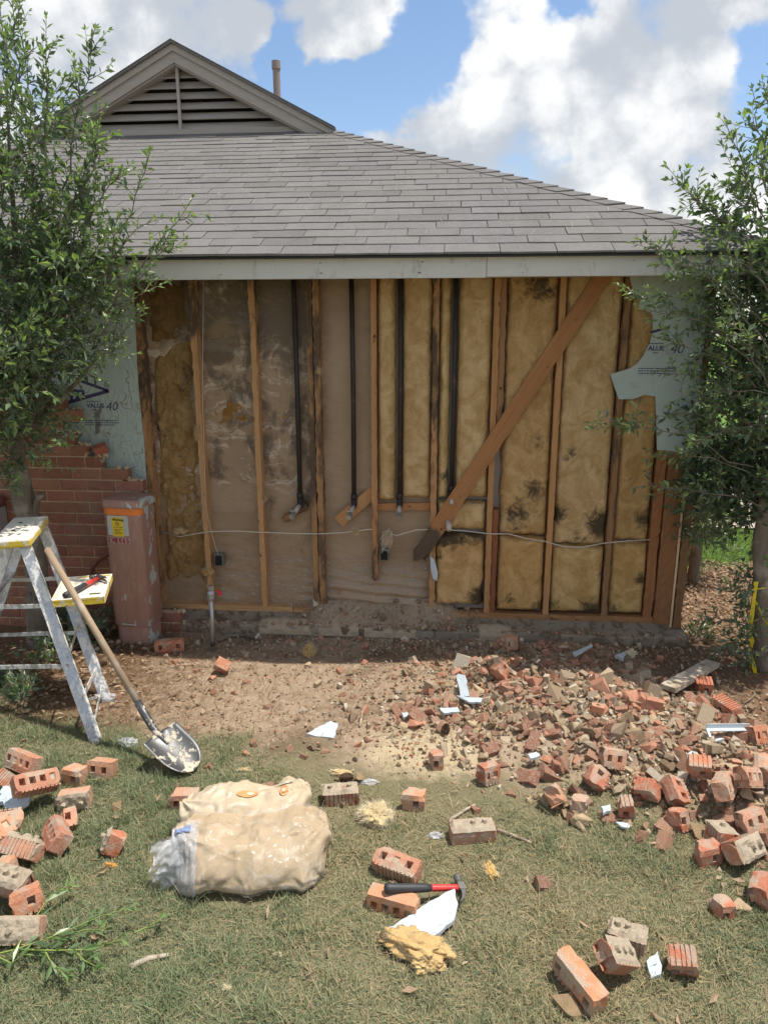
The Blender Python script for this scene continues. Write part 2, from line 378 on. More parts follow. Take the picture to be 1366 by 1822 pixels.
def m_sheath(nt, bs):
    p = wpos(nt); s = N(nt, 'SeparateXYZ', Vector=p)
    c = mix(nt, noise(nt, p, 5, 6, .6), (.37, .445, .41), (.48, .55, .515))
    q = vm(nt, 'ADD', scaled(nt, p, (1.9, 1, .62)), vm(nt, 'MULTIPLY', N(nt, 'TexNoise', Scale=6.0, Detail=4.0, Vector=p).outputs[1], (.35, 0, .35)))
    vo = N(nt, 'TexVoronoi', feature='DISTANCE_TO_EDGE', Scale=13.0, Vector=q).outputs[0]
    lf = ss(nt, s.outputs[0], .4, .2)
    ln = mth(nt, 'MULTIPLY', ss(nt, vo, .035, .012), mth(nt, 'MULTIPLY', lf, ss(nt, noise(nt, p, 5, 3), .40, .55)))
    c = mix(nt, mth(nt, 'MULTIPLY', ln, .8), c, (.11, .095, .07))
    c = mix(nt, mth(nt, 'MULTIPLY', ss(nt, noise(nt, p, 12, 6, .7), .56, .72), .6), c, (.30, .27, .20))
    c = mix(nt, ss(nt, noise(nt, p, 75, 3, .6), .70, .76), c, (.10, .10, .09))
    setp(nt, bs, Base_Color=c, Roughness=.6)
material('sheathing', m_sheath)
def flat(name, col, rough=.6, metal=0.0, spec=.5):
    def f(nt, bs):
        p = objco(nt); c = mix(nt, noise(nt, p, 30, 5, .6), tuple(k*.86 for k in col), tuple(min(k*1.1, 1) for k in col))
        setp(nt, bs, Base_Color=c, Roughness=rough, Metallic=metal, Specular_IOR_Level=spec)
        bump(nt, bs, noise(nt, p, 60, 4, .6), .2, .002)
    material(name, f)
flat('print_ink', (.060, .045, .12), .7)
flat('black_ink', (.02, .02, .02), .7); flat('red_ink', (.42, .03, .03), .6)
flat('sticker_yellow', (.80, .56, .03), .5); flat('orange_band', (.82, .22, .04), .5)
flat('pale_sticker', (.50, .52, .48), .6); flat('pink_sticker', (.48, .30, .26), .6)
flat('cable_white', (.62, .56, .46), .55); flat('fibre', (.70, .60, .42), .9)
flat('black_rubber', (.035, .036, .038), .55); flat('red_paint', (.62, .05, .045), .38)
flat('tool_steel', (.20, .195, .185), .5, .75); flat('galvanised', (.42, .44, .45), .42, .8)
flat('white_fitting', (.50, .44, .39), .6); flat('box_green', (.16, .17, .13), .6); flat('red_plastic', (.70, .03, .04), .4)
flat('tape_yellow', (.75, .58, .02), .4); flat('cone_brown', (.115, .065, .04), .9); flat('stick', (.20, .145, .095), .9)
flat('orange_print', (.66, .30, .12), .45); flat('cream_print', (.55, .52, .36), .45); flat('blue_tape', (.20, .26, .42), .4)
flat('vent_paint', (.28, .225, .20), .6); flat('drip_metal', (.03, .03, .03), .6); flat('maroon_cap', (.20, .065, .055), .5)
flat('blue_ink', (.03, .06, .14), .6); flat('dark_hole', (.012, .011, .010), .9); flat('meter_grey', (.42, .39, .39), .55)
def m_fascia(nt, bs):
    p = wpos(nt); c = mix(nt, noise(nt, scaled(nt, p, (.6, 1, 3)), 8, 6, .6), (.55, .53, .49), (.64, .62, .58))
    c = mix(nt, mth(nt, 'MULTIPLY', ss(nt, noise(nt, scaled(nt, p, (1, 1, .45)), 17, 5, .7), .55, .72), .55), c, (.30, .27, .23))
    setp(nt, bs, Base_Color=c, Roughness=.55); bump(nt, bs, noise(nt, scaled(nt, p, (.3, 1, 6)), 20, 4), .15, .003)
material('fascia', m_fascia)
def m_louver(nt, bs):
    p = wpos(nt); c = mix(nt, noise(nt, scaled(nt, p, (.6, 1, 3)), 6, 6, .6), (.33, .285, .245), (.43, .385, .34))
    setp(nt, bs, Base_Color=c, Roughness=.6)
material('taupe_paint', m_louver)
def m_shingle(nt, bs):
    p = wpos(nt); n1 = noise(nt, p, 300, 2, .7); n2 = noise(nt, p, 2.2, 5, .6); n3 = noise(nt, p, 40, 5, .7)
    c = mix(nt, ss(nt, n1, .35, .7), (.105, .098, .091), (.265, .25, .235)); c = mix(nt, mth(nt, 'MULTIPLY', ss(nt, noise(nt, scaled(nt, p, (2.2, .5, .5)), 2.0, 4, .65), .42, .66), .65), c, (.20, .187, .177))
    c = mix(nt, mth(nt, 'MULTIPLY', ss(nt, n3, .58, .75), .4), c, (.28, .26, .245)); c = mix(nt, 1.0, c, ocol(nt), 'MULTIPLY')
    setp(nt, bs, Base_Color=c, Roughness=.95, Specular_IOR_Level=.15); bump(nt, bs, mth(nt, 'ADD', n1, n3), .6, .004)
material('shingle', m_shingle)
def m_iron(nt, bs):
    p = wpos(nt); n1 = noise(nt, p, 18, 6, .65)
    c = mix(nt, n1, (.018, .017, .018), (.060, .050, .044)); c = mix(nt, ss(nt, noise(nt, p, 9, 5, .7), .60, .75), c, (.13, .075, .04))
    setp(nt, bs, Base_Color=c, Roughness=.6, Metallic=.3); bump(nt, bs, n1, .4, .003)
material('iron', m_iron)
def m_ped(nt, bs):                                                # sun-bleached brown paint worn to pale green
    p = objco(nt); n1 = noise(nt, scaled(nt, p, (1, 1, .4)), 12, 7, .65); n2 = noise(nt, scaled(nt, p, (4, 4, .5)), 14, 5, .6)
    c = mix(nt, n1, (.28, .140, .100), (.45, .265, .205)); c = mix(nt, mth(nt, 'MULTIPLY', ss(nt, n2, .5, .7), .45), c, (.42, .32, .29))
    s = N(nt, 'SeparateXYZ', Vector=p)
    patch = mth(nt, 'ADD', noise(nt, scaled(nt, p, (1.4, 1.4, .7)), 7.5, 6, .62), mth(nt, 'MULTIPLY', ss(nt, s.outputs[0], .115, .13), .14))
    c = mix(nt, ss(nt, patch, .66, .68), c, mix(nt, n1, (.40, .46, .42), (.52, .57, .53)))
    c = mix(nt, mth(nt, 'MULTIPLY', ss(nt, noise(nt, p, 22, 5, .7), .62, .74), .6), c, (.16, .085, .06))
    setp(nt, bs, Base_Color=c, Roughness=.55); bump(nt, bs, n1, .25, .004)
material('pedestal_paint', m_ped)
def m_alu(nt, bs):                                                # aluminium smeared with plaster and paint
    p = objco(nt); n1 = noise(nt, scaled(nt, p, (1, 1, .5)), 22, 7, .7); n2 = noise(nt, p, 60, 4, .6)
    sp_ = ss(nt, mth(nt, 'ADD', n1, mth(nt, 'MULTIPLY', n2, .35)), .60, .76)
    c = mix(nt, sp_, mix(nt, n2, (.40, .40, .40), (.58, .58, .58)), (.72, .70, .66))
    setp(nt, bs, Base_Color=c, Roughness=mth(nt, 'ADD', .38, mth(nt, 'MULTIPLY', sp_, .5)), Metallic=mth(nt, 'SUBTRACT', .7, mth(nt, 'MULTIPLY', sp_, .7)))
    bump(nt, bs, sp_, .4, .003)
material('aluminium', m_alu)
def m_ypl(nt, bs):
    p = objco(nt); n1 = noise(nt, p, 26, 7, .68); s = N(nt, 'SeparateXYZ', Vector=nt.nodes.new('ShaderNodeNewGeometry').outputs['Normal'])
    k = ss(nt, mth(nt, 'ADD', n1, mth(nt, 'MULTIPLY', s.outputs[2], .17)), .50, .58)
    c = mix(nt, k, (.74, .53, .05), (.72, .68, .57)); c = mix(nt, ss(nt, noise(nt, p, 34, 4, .6), .66, .72), c, (.25, .17, .09))
    setp(nt, bs, Base_Color=c, Roughness=.6); bump(nt, bs, n1, .5, .004)
material('yellow_plastic', m_ypl)
def m_handle(nt, bs):
    p = objco(nt); g = noise(nt, scaled(nt, p, (40, 40, 1.5)), 1.5, 5, .6); n1 = noise(nt, p, 9, 5)
    c = mix(nt, g, (.22, .145, .085), (.40, .29, .185)); c = mix(nt, ss(nt, n1, .45, .7), c, (.38, .32, .25))
    setp(nt, bs, Base_Color=c, Roughness=.7)
material('handle_wood', m_handle)
def m_blade(nt, bs):
    p = objco(nt); n1 = noise(nt, p, 16, 6, .65); n2 = noise(nt, p, 80, 4, .7)
    k = ss(nt, n1, .50, .56); c = mix(nt, k, (.10, .10, .10), mix(nt, n2, (.42, .36, .26), (.62, .56, .45)))
    setp(nt, bs, Base_Color=c, Roughness=mth(nt, 'ADD', .42, mth(nt, 'MULTIPLY', k, .5)), Metallic=mth(nt, 'MULTIPLY', mth(nt, 'SUBTRACT', 1.0, k), .6)); bump(nt, bs, k, .5, .003)
material('blade_steel', m_blade)
def m_foam(nt, bs):
    p = objco(nt); n1 = noise(nt, p, 24, 6, .65); c = mix(nt, ss(nt, n1, .60, .74), (.47, .53, .56), (.38, .33, .26))
    c = mix(nt, ss(nt, noise(nt, p, 7, 4), .4, .7), c, mix(nt, .5, c, (.53, .58, .60))); setp(nt, bs, Base_Color=c, Roughness=.6); bump(nt, bs, n1, .3, .003)
material('foam', m_foam)
def m_film(nt, bs):                                              # clear, creased polythene
    p = objco(nt); n1 = noise(nt, scaled(nt, p, (1, 2.5, 1)), 18, 5, .6, 1.0)
    setp(nt, bs, Base_Color=(.62, .63, .64), Roughness=.25, Alpha=mth(nt, 'ADD', .02, mth(nt, 'MULTIPLY', n1, .85)), Specular_IOR_Level=.6)
    bump(nt, bs, n1, .8, .01)
material('film', m_film)
def m_clear(nt, bs):
    p = objco(nt); n1 = noise(nt, scaled(nt, p, (1, 1, 3.0)), 9, 5, .6, 1.0)
    setp(nt, bs, Base_Color=(.42, .40, .37), Roughness=.22, Alpha=mth(nt, 'MULTIPLY', ss(nt, n1, .45, .75), .42), Specular_IOR_Level=.7); bump(nt, bs, n1, .7, .01)  # streaky alpha paints white highlights onto the loose sheet
material('clear_film', m_clear)
def m_wrap(nt, bs):                                               # thin bag film, white glints painted along its creases by alpha
    p = objco(nt); wq = vm(nt, 'ADD', p, vm(nt, 'MULTIPLY', vm(nt, 'SUBTRACT', N(nt, 'TexNoise', Scale=4.0, Detail=2.0, Vector=p).outputs[1], (.5, .5, .5)), (.2, .2, .2)))
    v1 = N(nt, 'TexVoronoi', feature='DISTANCE_TO_EDGE', Scale=9.0, Vector=wq).outputs[0]; v2 = N(nt, 'TexVoronoi', feature='DISTANCE_TO_EDGE', Scale=23.0, Vector=scaled(nt, wq, (1, 1, .6))).outputs[0]
    e = mth(nt, 'MAXIMUM', ss(nt, v1, .10, .0), mth(nt, 'MULTIPLY', ss(nt, v2, .08, .0), .6))
    setp(nt, bs, Base_Color=(.60, .58, .54), Roughness=.2, Alpha=mth(nt, 'ADD', .10, mth(nt, 'MULTIPLY', mth(nt, 'MULTIPLY', e, ss(nt, noise(nt, p, 5, 3), .35, .65)), .16)), Specular_IOR_Level=.7)
    bump(nt, bs, mth(nt, 'ADD', v1, mth(nt, 'MULTIPLY', v2, .4)), .9, .03)
material('bag_film', m_wrap)
def m_bag(nt, bs):
    p = objco(nt); n1 = noise(nt, p, 6, 6, .6, .6); n2 = noise(nt, p, 70, 4, .7); n3 = noise(nt, scaled(nt, p, (1, 1.6, 1)), 9, 6, .62, 1.5)
    c = mix(nt, n1, (.38, .29, .185), (.50, .41, .29)); c = mix(nt, mth(nt, 'MULTIPLY', ss(nt, n2, .55, .75), .5), c, (.40, .28, .13))
    c = mix(nt, mth(nt, 'MULTIPLY', ss(nt, n3, .50, .68), .7), c, (.58, .52, .43))
    c = mix(nt, 1.0, c, ocol(nt), 'MULTIPLY')
    setp(nt, bs, Base_Color=c, Roughness=.8, Specular_IOR_Level=.2)
    wq = vm(nt, 'ADD', p, vm(nt, 'MULTIPLY', vm(nt, 'SUBTRACT', N(nt, 'TexNoise', Scale=5.0, Detail=2.0, Vector=p).outputs[1], (.5, .5, .5)), (.14, .14, .14)))
    v1 = N(nt, 'TexVoronoi', Scale=8.0, Vector=wq).outputs[0]; v2 = N(nt, 'TexVoronoi', Scale=21.0, Vector=wq).outputs[0]
    bump(nt, bs, mth(nt, 'ADD', mth(nt, 'MULTIPLY', v1, .4), mth(nt, 'MULTIPLY', v2, .35)), .6, .02)
material('bag', m_bag)
def m_leaf(nt, bs):
    a = attr(nt).outputs['Color']; setp(nt, bs, Base_Color=a, Roughness=.36, Specular_IOR_Level=.55)
    tr = N(nt, 'BsdfTranslucent', Color=mix(nt, 1.0, a, (1.5, 1.7, .6), 'MULTIPLY')); mx = N(nt, 'MixShader', Fac=.28)
    nt.links.new(bs.outputs[0], mx.inputs[1]); nt.links.new(tr.outputs[0], mx.inputs[2])
    nt.links.new(mx.outputs[0], nt.nodes['Material Output'].inputs[0])
material('leaf', m_leaf)
def m_grass(nt, bs):
    a = attr(nt).outputs['Color']; setp(nt, bs, Base_Color=a, Roughness=.7, Specular_IOR_Level=.25)
    tr = N(nt, 'BsdfTranslucent', Color=a); mx = N(nt, 'MixShader', Fac=.3)
    nt.links.new(bs.outputs[0], mx.inputs[1]); nt.links.new(tr.outputs[0], mx.inputs[2])
    nt.links.new(mx.outputs[0], nt.nodes['Material Output'].inputs[0])
material('grass', m_grass)
def m_bark(nt, bs):
    p = wpos(nt); n1 = noise(nt, scaled(nt, p, (1, 1, .4)), 30, 7, .7); n2 = noise(nt, p, 8, 5)
    c = mix(nt, n1, (.085, .066, .048), (.27, .225, .170)); c = mix(nt, ss(nt, n2, .5, .68), c, (.30, .27, .215))
    c = mix(nt, ss(nt, noise(nt, p, 6, 4), .60, .7), c, (.045, .036, .028))
    setp(nt, bs, Base_Color=c, Roughness=.9); bump(nt, bs, n1, .8, .01)
material('bark', m_bark)
def m_vcol(nt, bs):
    p = wpos(nt); n1 = noise(nt, p, 90, 4, .7); a = attr(nt).outputs['Color']
    c = mix(nt, 1.0, a, mix(nt, n1, (.6, .6, .6), (1.25, 1.25, 1.25)), 'MULTIPLY'); setp(nt, bs, Base_Color=c, Roughness=.95, Specular_IOR_Level=.15); bump(nt, bs, n1, .5, .004)
material('rubble_mix', m_vcol)

# ================================================================== SETTING
def axis(core0, core1, n, lo, hi):
    return np.unique(np.concatenate([lo, np.linspace(core0, core1, n), hi]))
def build_ground():
    xs = axis(-1.8, 5.8, 190, [-80, -50, -30, -18, -12, -8, -6, -4.5, -3.4, -2.5], [6.4, 7.2, 8.5, 10, 13, 18, 28, 45, 80])
    ys = axis(-4.6, .4, 125, [-80, -50, -30, -18, -12, -8, -6.2, -5.3], [.7, 1.0, 1.4, 2, 3, 4.5, 7, 11, 18, 30, 50, 90])
    X, Y = np.meshgrid(xs, ys, indexing='ij'); Z = G(X, Y)
    v = np.c_[X.ravel(), Y.ravel(), Z.ravel()]; n, m = X.shape
    i, j = np.meshgrid(np.arange(n-1), np.arange(m-1), indexing='ij'); a = (i*m+j).ravel()
    o = link('ground', npmesh('ground', 'ground', v, np.c_[a, a+m, a+m+1, a+1], smooth=True)); o['kind'] = 'structure'
    d = MB(); d.b2((4.3, 3.05, -.18), (30, 5.4, -.112)); d.build('driveway', 'driveway')['kind'] = 'structure'
build_ground()

# ------------------------------------------------------------------ the house
house = thing('house', 'brick house with its side wall stripped to studs and insulation under a grey shingle roof', 'house')
S = .4064
rng = random.Random(7)

def stud(name, x, w, z0, z1, rot=.2, tint=(1, 1, 1), y0=0.0, y1=.089, jag=0.0, label=None, rough=.004, seed=0, rotfn=None):
    """one timber: subdivided post; vertex grey = rot"""
    nz = max(6, int((z1-z0)/.035)); nx, ny = 3, 4; mb = MB(); cols = []
    ring = [(i/nx, 0) for i in range(nx)]+[(1, j/ny) for j in range(ny)]+[(1-i/nx, 1) for i in range(nx)]+[(0, 1-j/ny) for j in range(ny)]
    P = []
    for k in range(nz+1):
        z = z0+(z1-z0)*k/nz; row = []
        for (a, b) in ring:
            q = Vector((x-w/2+w*a, y0+(y1-y0)*b, z))
            rt = rotfn(z) if rotfn else rot
            d = mnoise.noise_vector(Vector((q.x*45+seed*3.1, q.y*45, z*22)))*rough*(1+4.0*rt) if 1 else 0
            q.x += d.x; q.y += d.y*.8
            if jag and k == 0: q.z += jag*(mnoise.noise(Vector((a*3+seed, b*3, 1)))+.3)
            row.append(q); cols.append((rt, rt, rt))
        P.append(row)
    mb.grid(P, closed=True); mb.f += [tuple(range(len(ring)-1, -1, -1)), tuple(nz*len(ring)+i for i in range(len(ring)))]; mb.m += [0, 0]
    ox = Vector((x, 0, z0)); mb.v = [tuple(Vector(q)-ox) for q in mb.v]; mb.c = cols
    o = mb.build(name, 'wood', house, col=True); o.location = ox; o.color = (*tint, 1)
    if label: o['label'] = label
    return o
ZT = 2.44
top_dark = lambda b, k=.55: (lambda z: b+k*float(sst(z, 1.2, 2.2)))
stud('stud', .022, .05, .038, ZT, .62, (.85, .75, .65), seed=1, rough=.007, label='dark rotted end stud beside the green board', rotfn=lambda z: .35+.3*float(sst(z, .9, 1.7)))
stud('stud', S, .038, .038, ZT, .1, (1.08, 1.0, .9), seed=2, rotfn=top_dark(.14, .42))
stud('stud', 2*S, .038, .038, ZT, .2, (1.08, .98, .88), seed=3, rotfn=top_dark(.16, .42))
stud('stud', 3*S-.022, .038, .038, ZT, .6, (.8, .72, .66), seed=4, rough=.0035, label='rotted stud with split grain', rotfn=lambda z: .62-.3*float(sst(abs(z-.55), .35, .1)))
stud('stud', 3*S+.024, .040, .038, ZT, .5, (.8, .72, .66), seed=5, rough=.0038, rotfn=lambda z: .5)
stud('stud', 4*S, .036, .24, ZT, .3, (1.0, .85, .76), seed=6, jag=.10, label='stud rotted through above the floor plate', rotfn=lambda z: .55-.42*float(sst(z, .55, 1.2)))
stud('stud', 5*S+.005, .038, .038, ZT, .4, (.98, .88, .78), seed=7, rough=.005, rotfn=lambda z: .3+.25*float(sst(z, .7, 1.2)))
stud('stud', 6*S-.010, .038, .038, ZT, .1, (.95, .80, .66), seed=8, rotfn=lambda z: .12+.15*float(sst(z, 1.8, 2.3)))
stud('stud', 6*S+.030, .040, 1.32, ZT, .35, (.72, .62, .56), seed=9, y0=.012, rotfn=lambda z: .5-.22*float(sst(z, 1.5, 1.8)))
stud('stud', 6*S+.030, .036, .038, .80, .3, (.55, .34, .30), seed=10, y0=.010, label='short dark red cripple stud')
stud('stud', 7*S, .038, .038, ZT, .05, (1.06, .92, .76), seed=11, rotfn=lambda z: .08)
stud('stud', 8*S, .038, .038, ZT, .45, (.62, .54, .50), seed=12, rotfn=lambda z: .42)
stud('stud', 8.74*S, .06, .038, ZT, .3, (.7, .5, .4), seed=13, y0=.0)
stud('corner_post', 8.97*S, .105, .0, 1.33, .3, (.62, .47, .40), seed=14, y0=-.014, label='wide water-stained corner post', rotfn=lambda z: .30)
stud('corner_strip', 9.13*S, .014, -.02, 2.30, .1, (1.5, 1.7, 1.9), seed=15, y0=-.02, rough=.001)
stud('corner_board', 9.24*S, .055, -.03, 2.32, .3, (.50, .44, .40), seed=16, y0=-.016, rotfn=lambda z: .38)
# floor plate, top plate
def beam(name, x0, x1, z0, z1, y0, y1, tint, rt, seed):
    o = stud(name, 0, z1-z0, 0, x1-x0, rt, tint, y0, y1, seed=seed, rough=.003)
    o.rotation_euler = (0, math.pi/2, 0); o.location = (x0, 0, (z0+z1)/2); return o
beam('floor_plate', .0, 1.02, 0, .038, -.002, .089, (1.1, 1.05, .95), .2, 21)
beam('floor_plate', 1.025, 2.30, 0, .038, .0, .089, (.9, .8, .7), .45, 22)
beam('floor_plate', 2.305, 3.62, 0, .038, -.003, .089, (.75, .62, .52), .35, 23)
beam('top_plate', -.05, 3.80, 2.44, 2.52, .0, .089, (.7, .6, .5), .4, 24)
# diagonal let-in brace in front of the studs
def brace():
    a, b = at(1078, 482, -.02), at(745, 990, -.02); L = (b-a).length
    o = stud('diagonal_brace', 0, .105, 0, L, .1, (.86, .66, .52), -.026, -.006, seed=31, rough=.0025, rotfn=lambda z: .08+.75*float(sst(L-z, .34, .12)) if True else 0)
    me = o.data; co = np.array([v.co[:] for v in me.vertices])
    e = co[:, 2] > L-.05
    co[e, 2] += .10*np.array([mnoise.noise(Vector((q[0]*40, 3, q[1]*60))) for q in co[e]])
    me.vertices.foreach_set('co', co.ravel()); me.update()
    z = (b-a).normalized(); y = Vector((0, 1, 0)); x = y.cross(z)
    o.matrix_local = Matrix.Translation(a) @ Matrix((x, y-z*y.dot(z), z)).transposed().to_4x4(); o.location = (a.x, 0, a.z)
    o['label'] = 'diagonal timber brace with a rotted lower end'
brace()
# short blocking boards behind the pipes
def board(name, p, q, h, t, tint, rt, seed):
    p = Vector(p); q = Vector(q); L = (q-p).length
    o = stud(name, 0, h, 0, L, rt, tint, -t/2, t/2, seed=seed, rough=.003); z = (q-p).normalized(); y = Vector((0, 1, 0)); y = (y-z*y.dot(z)).normalized()
    o.matrix_local = Matrix.Translation(p) @ Matrix((y.cross(z), y, z)).transposed().to_4x4(); return o
board('blocking', at(602, 928, .05), at(668, 872, .05), .085, .02, (1.05, .9, .75), .18, 41)
board('blocking', at(505, 925, .055), at(545, 897, .055), .05, .03, (.7, .6, .5), .62, 42)
board('blocking', at(672, 902, .06), at(768, 900, .06), .05, .02, (.95, .75, .62), .3, 43)

# vapour barrier behind the left bays
def barrier():
    x0, x1, z0, z1 = .0, 2.06, .03, 2.44; nx, nz = 150, 170
    X, Z = np.meshgrid(np.linspace(x0, x1, nx), np.linspace(z0, z1, nz), indexing='ij')
    w = .007*fbm(X*3+Z*1.2, Z*9+X*1.5, 5)+.0045*fbm(X*2, Z*26, 8)+.004*fbm((X+Z)*9, (Z-X)*3, 12)
    low = sst(Z, .38, .05)
    bulge = low*(.012+.058*sst(X, 1.15, 1.4)*sst(X, 2.08, 1.9))
    fold = low*sst(X, 1.0, 1.3)*.014*np.sin(Z*90+3*fbm(X*3, Z*2, 3)+X*5)
    Y = .083-np.abs(w)*1.2-bulge+fold
    v = np.c_[X.ravel(), Y.ravel(), Z.ravel()]; i, j = np.meshgrid(np.arange(nx-1), np.arange(nz-1), indexing='ij'); a = (i*nz+j).ravel()
    o = link('vapour_barrier', npmesh('vapour_barrier', 'barrier', v, np.c_[a, a+nz, a+nz+1, a+1], smooth=True), house)
    o['label'] = 'brown stained paper and plastic vapour barrier behind the studs'
    b = MB(); b.b2((-.3, .092, -.0), (3.72, .11, 2.5)); b.build('drywall', 'taupe_paint', house)
barrier()
def loose_film():
    x0, x1, z0, z1 = .43, 2.03, .045, .42; nx, nz = 130, 44
    X, Z = np.meshgrid(np.linspace(x0, x1, nx), np.linspace(z0, z1, nz), indexing='ij'); t = (Z-z0)/(z1-z0)
    Y = .062-.060*(1-t)**2*(.45+.55*sst(X, 1.1, 1.35))-.016*np.abs(fbm(X*3, Z*16+X*2, 91))-.007*np.sin(Z*85+4*fbm(X*4, Z*3, 92))*(1-t)
    Z = Z+.05*fbm(X*4, 0*X+2, 95)*t
    v = np.c_[X.ravel(), Y.ravel(), Z.ravel()]; i, j = np.meshgrid(np.arange(nx-1), np.arange(nz-1), indexing='ij'); a = (i*nz+j).ravel()
    link('plastic_film', npmesh('plastic_film', 'clear_film', v, np.c_[a, a+nz, a+nz+1, a+1], smooth=True), house)
loose_film()

# insulation batts: puffed fibre quilts between the studs
def batt(x0, x1, z0, z1, front=.006, tint=(1, 1, 1), mould=(), seed=0, edge=.25, name='insulation_batt', drop=.0):
    nx = max(8, int((x1-x0)/.012)); nz = max(12, int((z1-z0)/.016)); mb = MB(); P = []; cols = []
    for i in range(nx+1):
        a = i/nx; row = []
        for k in range(nz+1):
            b = k/nz; x = x0+(x1-x0)*a; z = z0+(z1-z0)*b
            ed = min(a*(x1-x0), (1-a)*(x1-x0), b*(z1-z0), (1-b)*(z1-z0))
            prof = math.sqrt(max(0, min(1, ed/.035)))
            wob = mnoise.fractal(Vector((x*5+seed, 2.2, z*4)), 1, 2, 4)*.011+mnoise.fractal(Vector((x*21+seed, z*5+x*6, 3)), 1, 2, 3)*.006-abs(mnoise.noise(Vector((x*9+z*4+seed, z*2.0, 7))))*.016-abs(mnoise.noise(Vector((x*16-z*5+seed, z*5.0, 11))))*.009
            y = .080-(.080-front)*prof+wob*prof
            xx = x+.010*mnoise.noise(Vector((z*8, seed, a*2)))*(1 if a in (0, 1) else .5); zz = z+.014*mnoise.noise(Vector((x*16, seed+5, b*2)))
            row.append((xx-x0, y, zz-z0))
            m = edge*max(0, 1-ed/.05)
            for (mx, mz, r, s_) in mould: m = max(m, s_*max(0, 1-math.hypot((x-mx), (z-mz))/r))
            cols.append((m, m, m))
        P.append(row)
    mb.grid(P); mb.c = cols; o = mb.build(name, 'batt', house, smooth=True, col=True); o.location = (x0, 0, z0); o.color = (*tint, 1)
    return o
def wx(u, v): return at(u, v, 0).x
def wz(u, v): return at(u, v, 0).z
b4 = wz(700, 893)
batt(4*S+.02, 1.772, b4, ZT, .012, (1.02, .98, .9), seed=1)
batt(1.815, 5*S-.016, b4+.02, ZT, .008, (1.0, .96, .9), seed=2)
batt(5*S+.026, 2.136, wz(790, 890), ZT, .012, (1.08, 1.06, .95), [(2.12, 1.02, .12, .6)], seed=3)
batt(2.182, 6*S-.031, wz(840, 888), ZT, .008, (1.05, 1.02, .95), [(2.3, .93, .12, .5)], seed=4)
batt(5*S+.03, 6*S-.033, wz(820, 946), wz(820, 893), .012, (1.05, 1.0, .9), [(2.28, .83, .1, .3)], seed=5, edge=.5)
batt(5*S+.02, 6*S-.033, wz(815, 1080), wz(815, 950), .000, (1.0, .88, .72), [(2.15, .62, .20, 1.0), (2.33, .62, .16, .8), (2.38, .16, .17, .9), (2.10, .45, .12, .55)], seed=6)
batt(6*S+.055, 7*S-.02, wz(925, 955), ZT, .010, (.93, .84, .72), [(2.70, 2.28, .22, .75), (2.72, .95, .17, .7), (2.50, 1.75, .12, .4), (2.62, .78, .22, .7), (2.74, 1.30, .15, .5)], seed=7, edge=.4)
batt(6*S+.055, 7*S-.02, .05, wz(925, 955)-.004, .000, (.97, .82, .62), [(2.60, .15, .14, .6), (2.78, .1, .12, .6), (2.66, .5, .12, .35)], seed=8, edge=.35)
batt(7*S+.02, 8*S-.02, wz(1030, 972), ZT, .004, (1.0, .96, .90), [(2.88, .78, .13, .95), (3.18, .72, .20, .9), (2.95, 1.2, .14, .5), (3.05, .62, .2, .5)], seed=9, edge=.35)
batt(7*S+.02, 8*S-.02, .05, wz(1030, 972)-.004, -.004, (.98, .90, .72), [(3.15, .1, .15, .8), (2.90, .12, .12, .55), (3.2, .35, .13, .5)], seed=10, edge=.35)
batt(8*S+.02, 8.66*S, wz(1120, 965), ZT, .010, (.85, .76, .62), [(3.48, .75, .16, .7), (3.3, 1.7, .2, .35), (3.36, 1.0, .12, .4)], seed=11, edge=.4)
batt(8*S+.02, 8.68*S, .05, wz(1120, 965)-.004, .004, (.95, .86, .66), [(3.48, .33, .08, .9), (3.3, .1, .12, .55)], seed=12, edge=.35)

# torn tufts of insulation
def tuft_mesh(name, rx, ry, rz, seed, fibres=160, fl=.05, lump=.35, mats=('fluff', 'fibre')):
    bm = bmesh.new(); bmesh.ops.create_icosphere(bm, subdivisions=5 if rx > .05 else 4, radius=1); sv = Vector((seed*7.3, seed*1.9, 0))
    for v in bm.verts:
        n = v.co.normalized(); d = 1+lump*mnoise.fractal(n*1.5+sv, 1, 2, 3)
        w = n+.30*mnoise.noise_vector(n*2.2+sv); d += .22*mnoise.noise(w*3.2+sv)+.15*mnoise.noise(w*7+sv)+.11*mnoise.noise(w*15+sv)+.09*mnoise.noise(w*30+sv); d = min(max(d, .3), 1.5)
        v.co = Vector((n.x*rx*d, n.y*ry*d, n.z*rz*d))
    mb = MB(); bm.verts.index_update(); mb.add([v.co.copy() for v in bm.verts], [[v.index for v in f.verts] for f in bm.faces]); vs = [v.co.copy() for v in bm.verts]; bm.free()
    r = random.Random(seed)
    for _ in range(fibres*3):
        p = r.choice(vs); d = (p.normalized()+Vector((r.gauss(0, .8), r.gauss(0, .8), r.gauss(0, .5)))).normalized(); L = fl*r.uniform(.15, 1)**1.6
        q = p+d*L*.5; e = q+(d+Vector((r.gauss(0, .9), r.gauss(0, .9), r.gauss(0, .7)))).normalized()*L*.5; s_ = d.orthogonal().normalized()*.00035
        mb.add([p-s_, p+s_, q+s_, q-s_, e], [(0, 1, 2, 3), (3, 2, 4)], 1)
    return mb.mesh(name, list(mats), smooth=True)
def wall_tuft(u, v, Y, rx, rz, seed, tint=(.55, .48, .36), ry=.03, fib=120):
    o = link('insulation_tuft', tuft_mesh('insulation_tuft', rx, ry, rz, seed, fib, .03, .75, ('batt', 'fibre')), house, at(u, v, Y), None, tint); return o
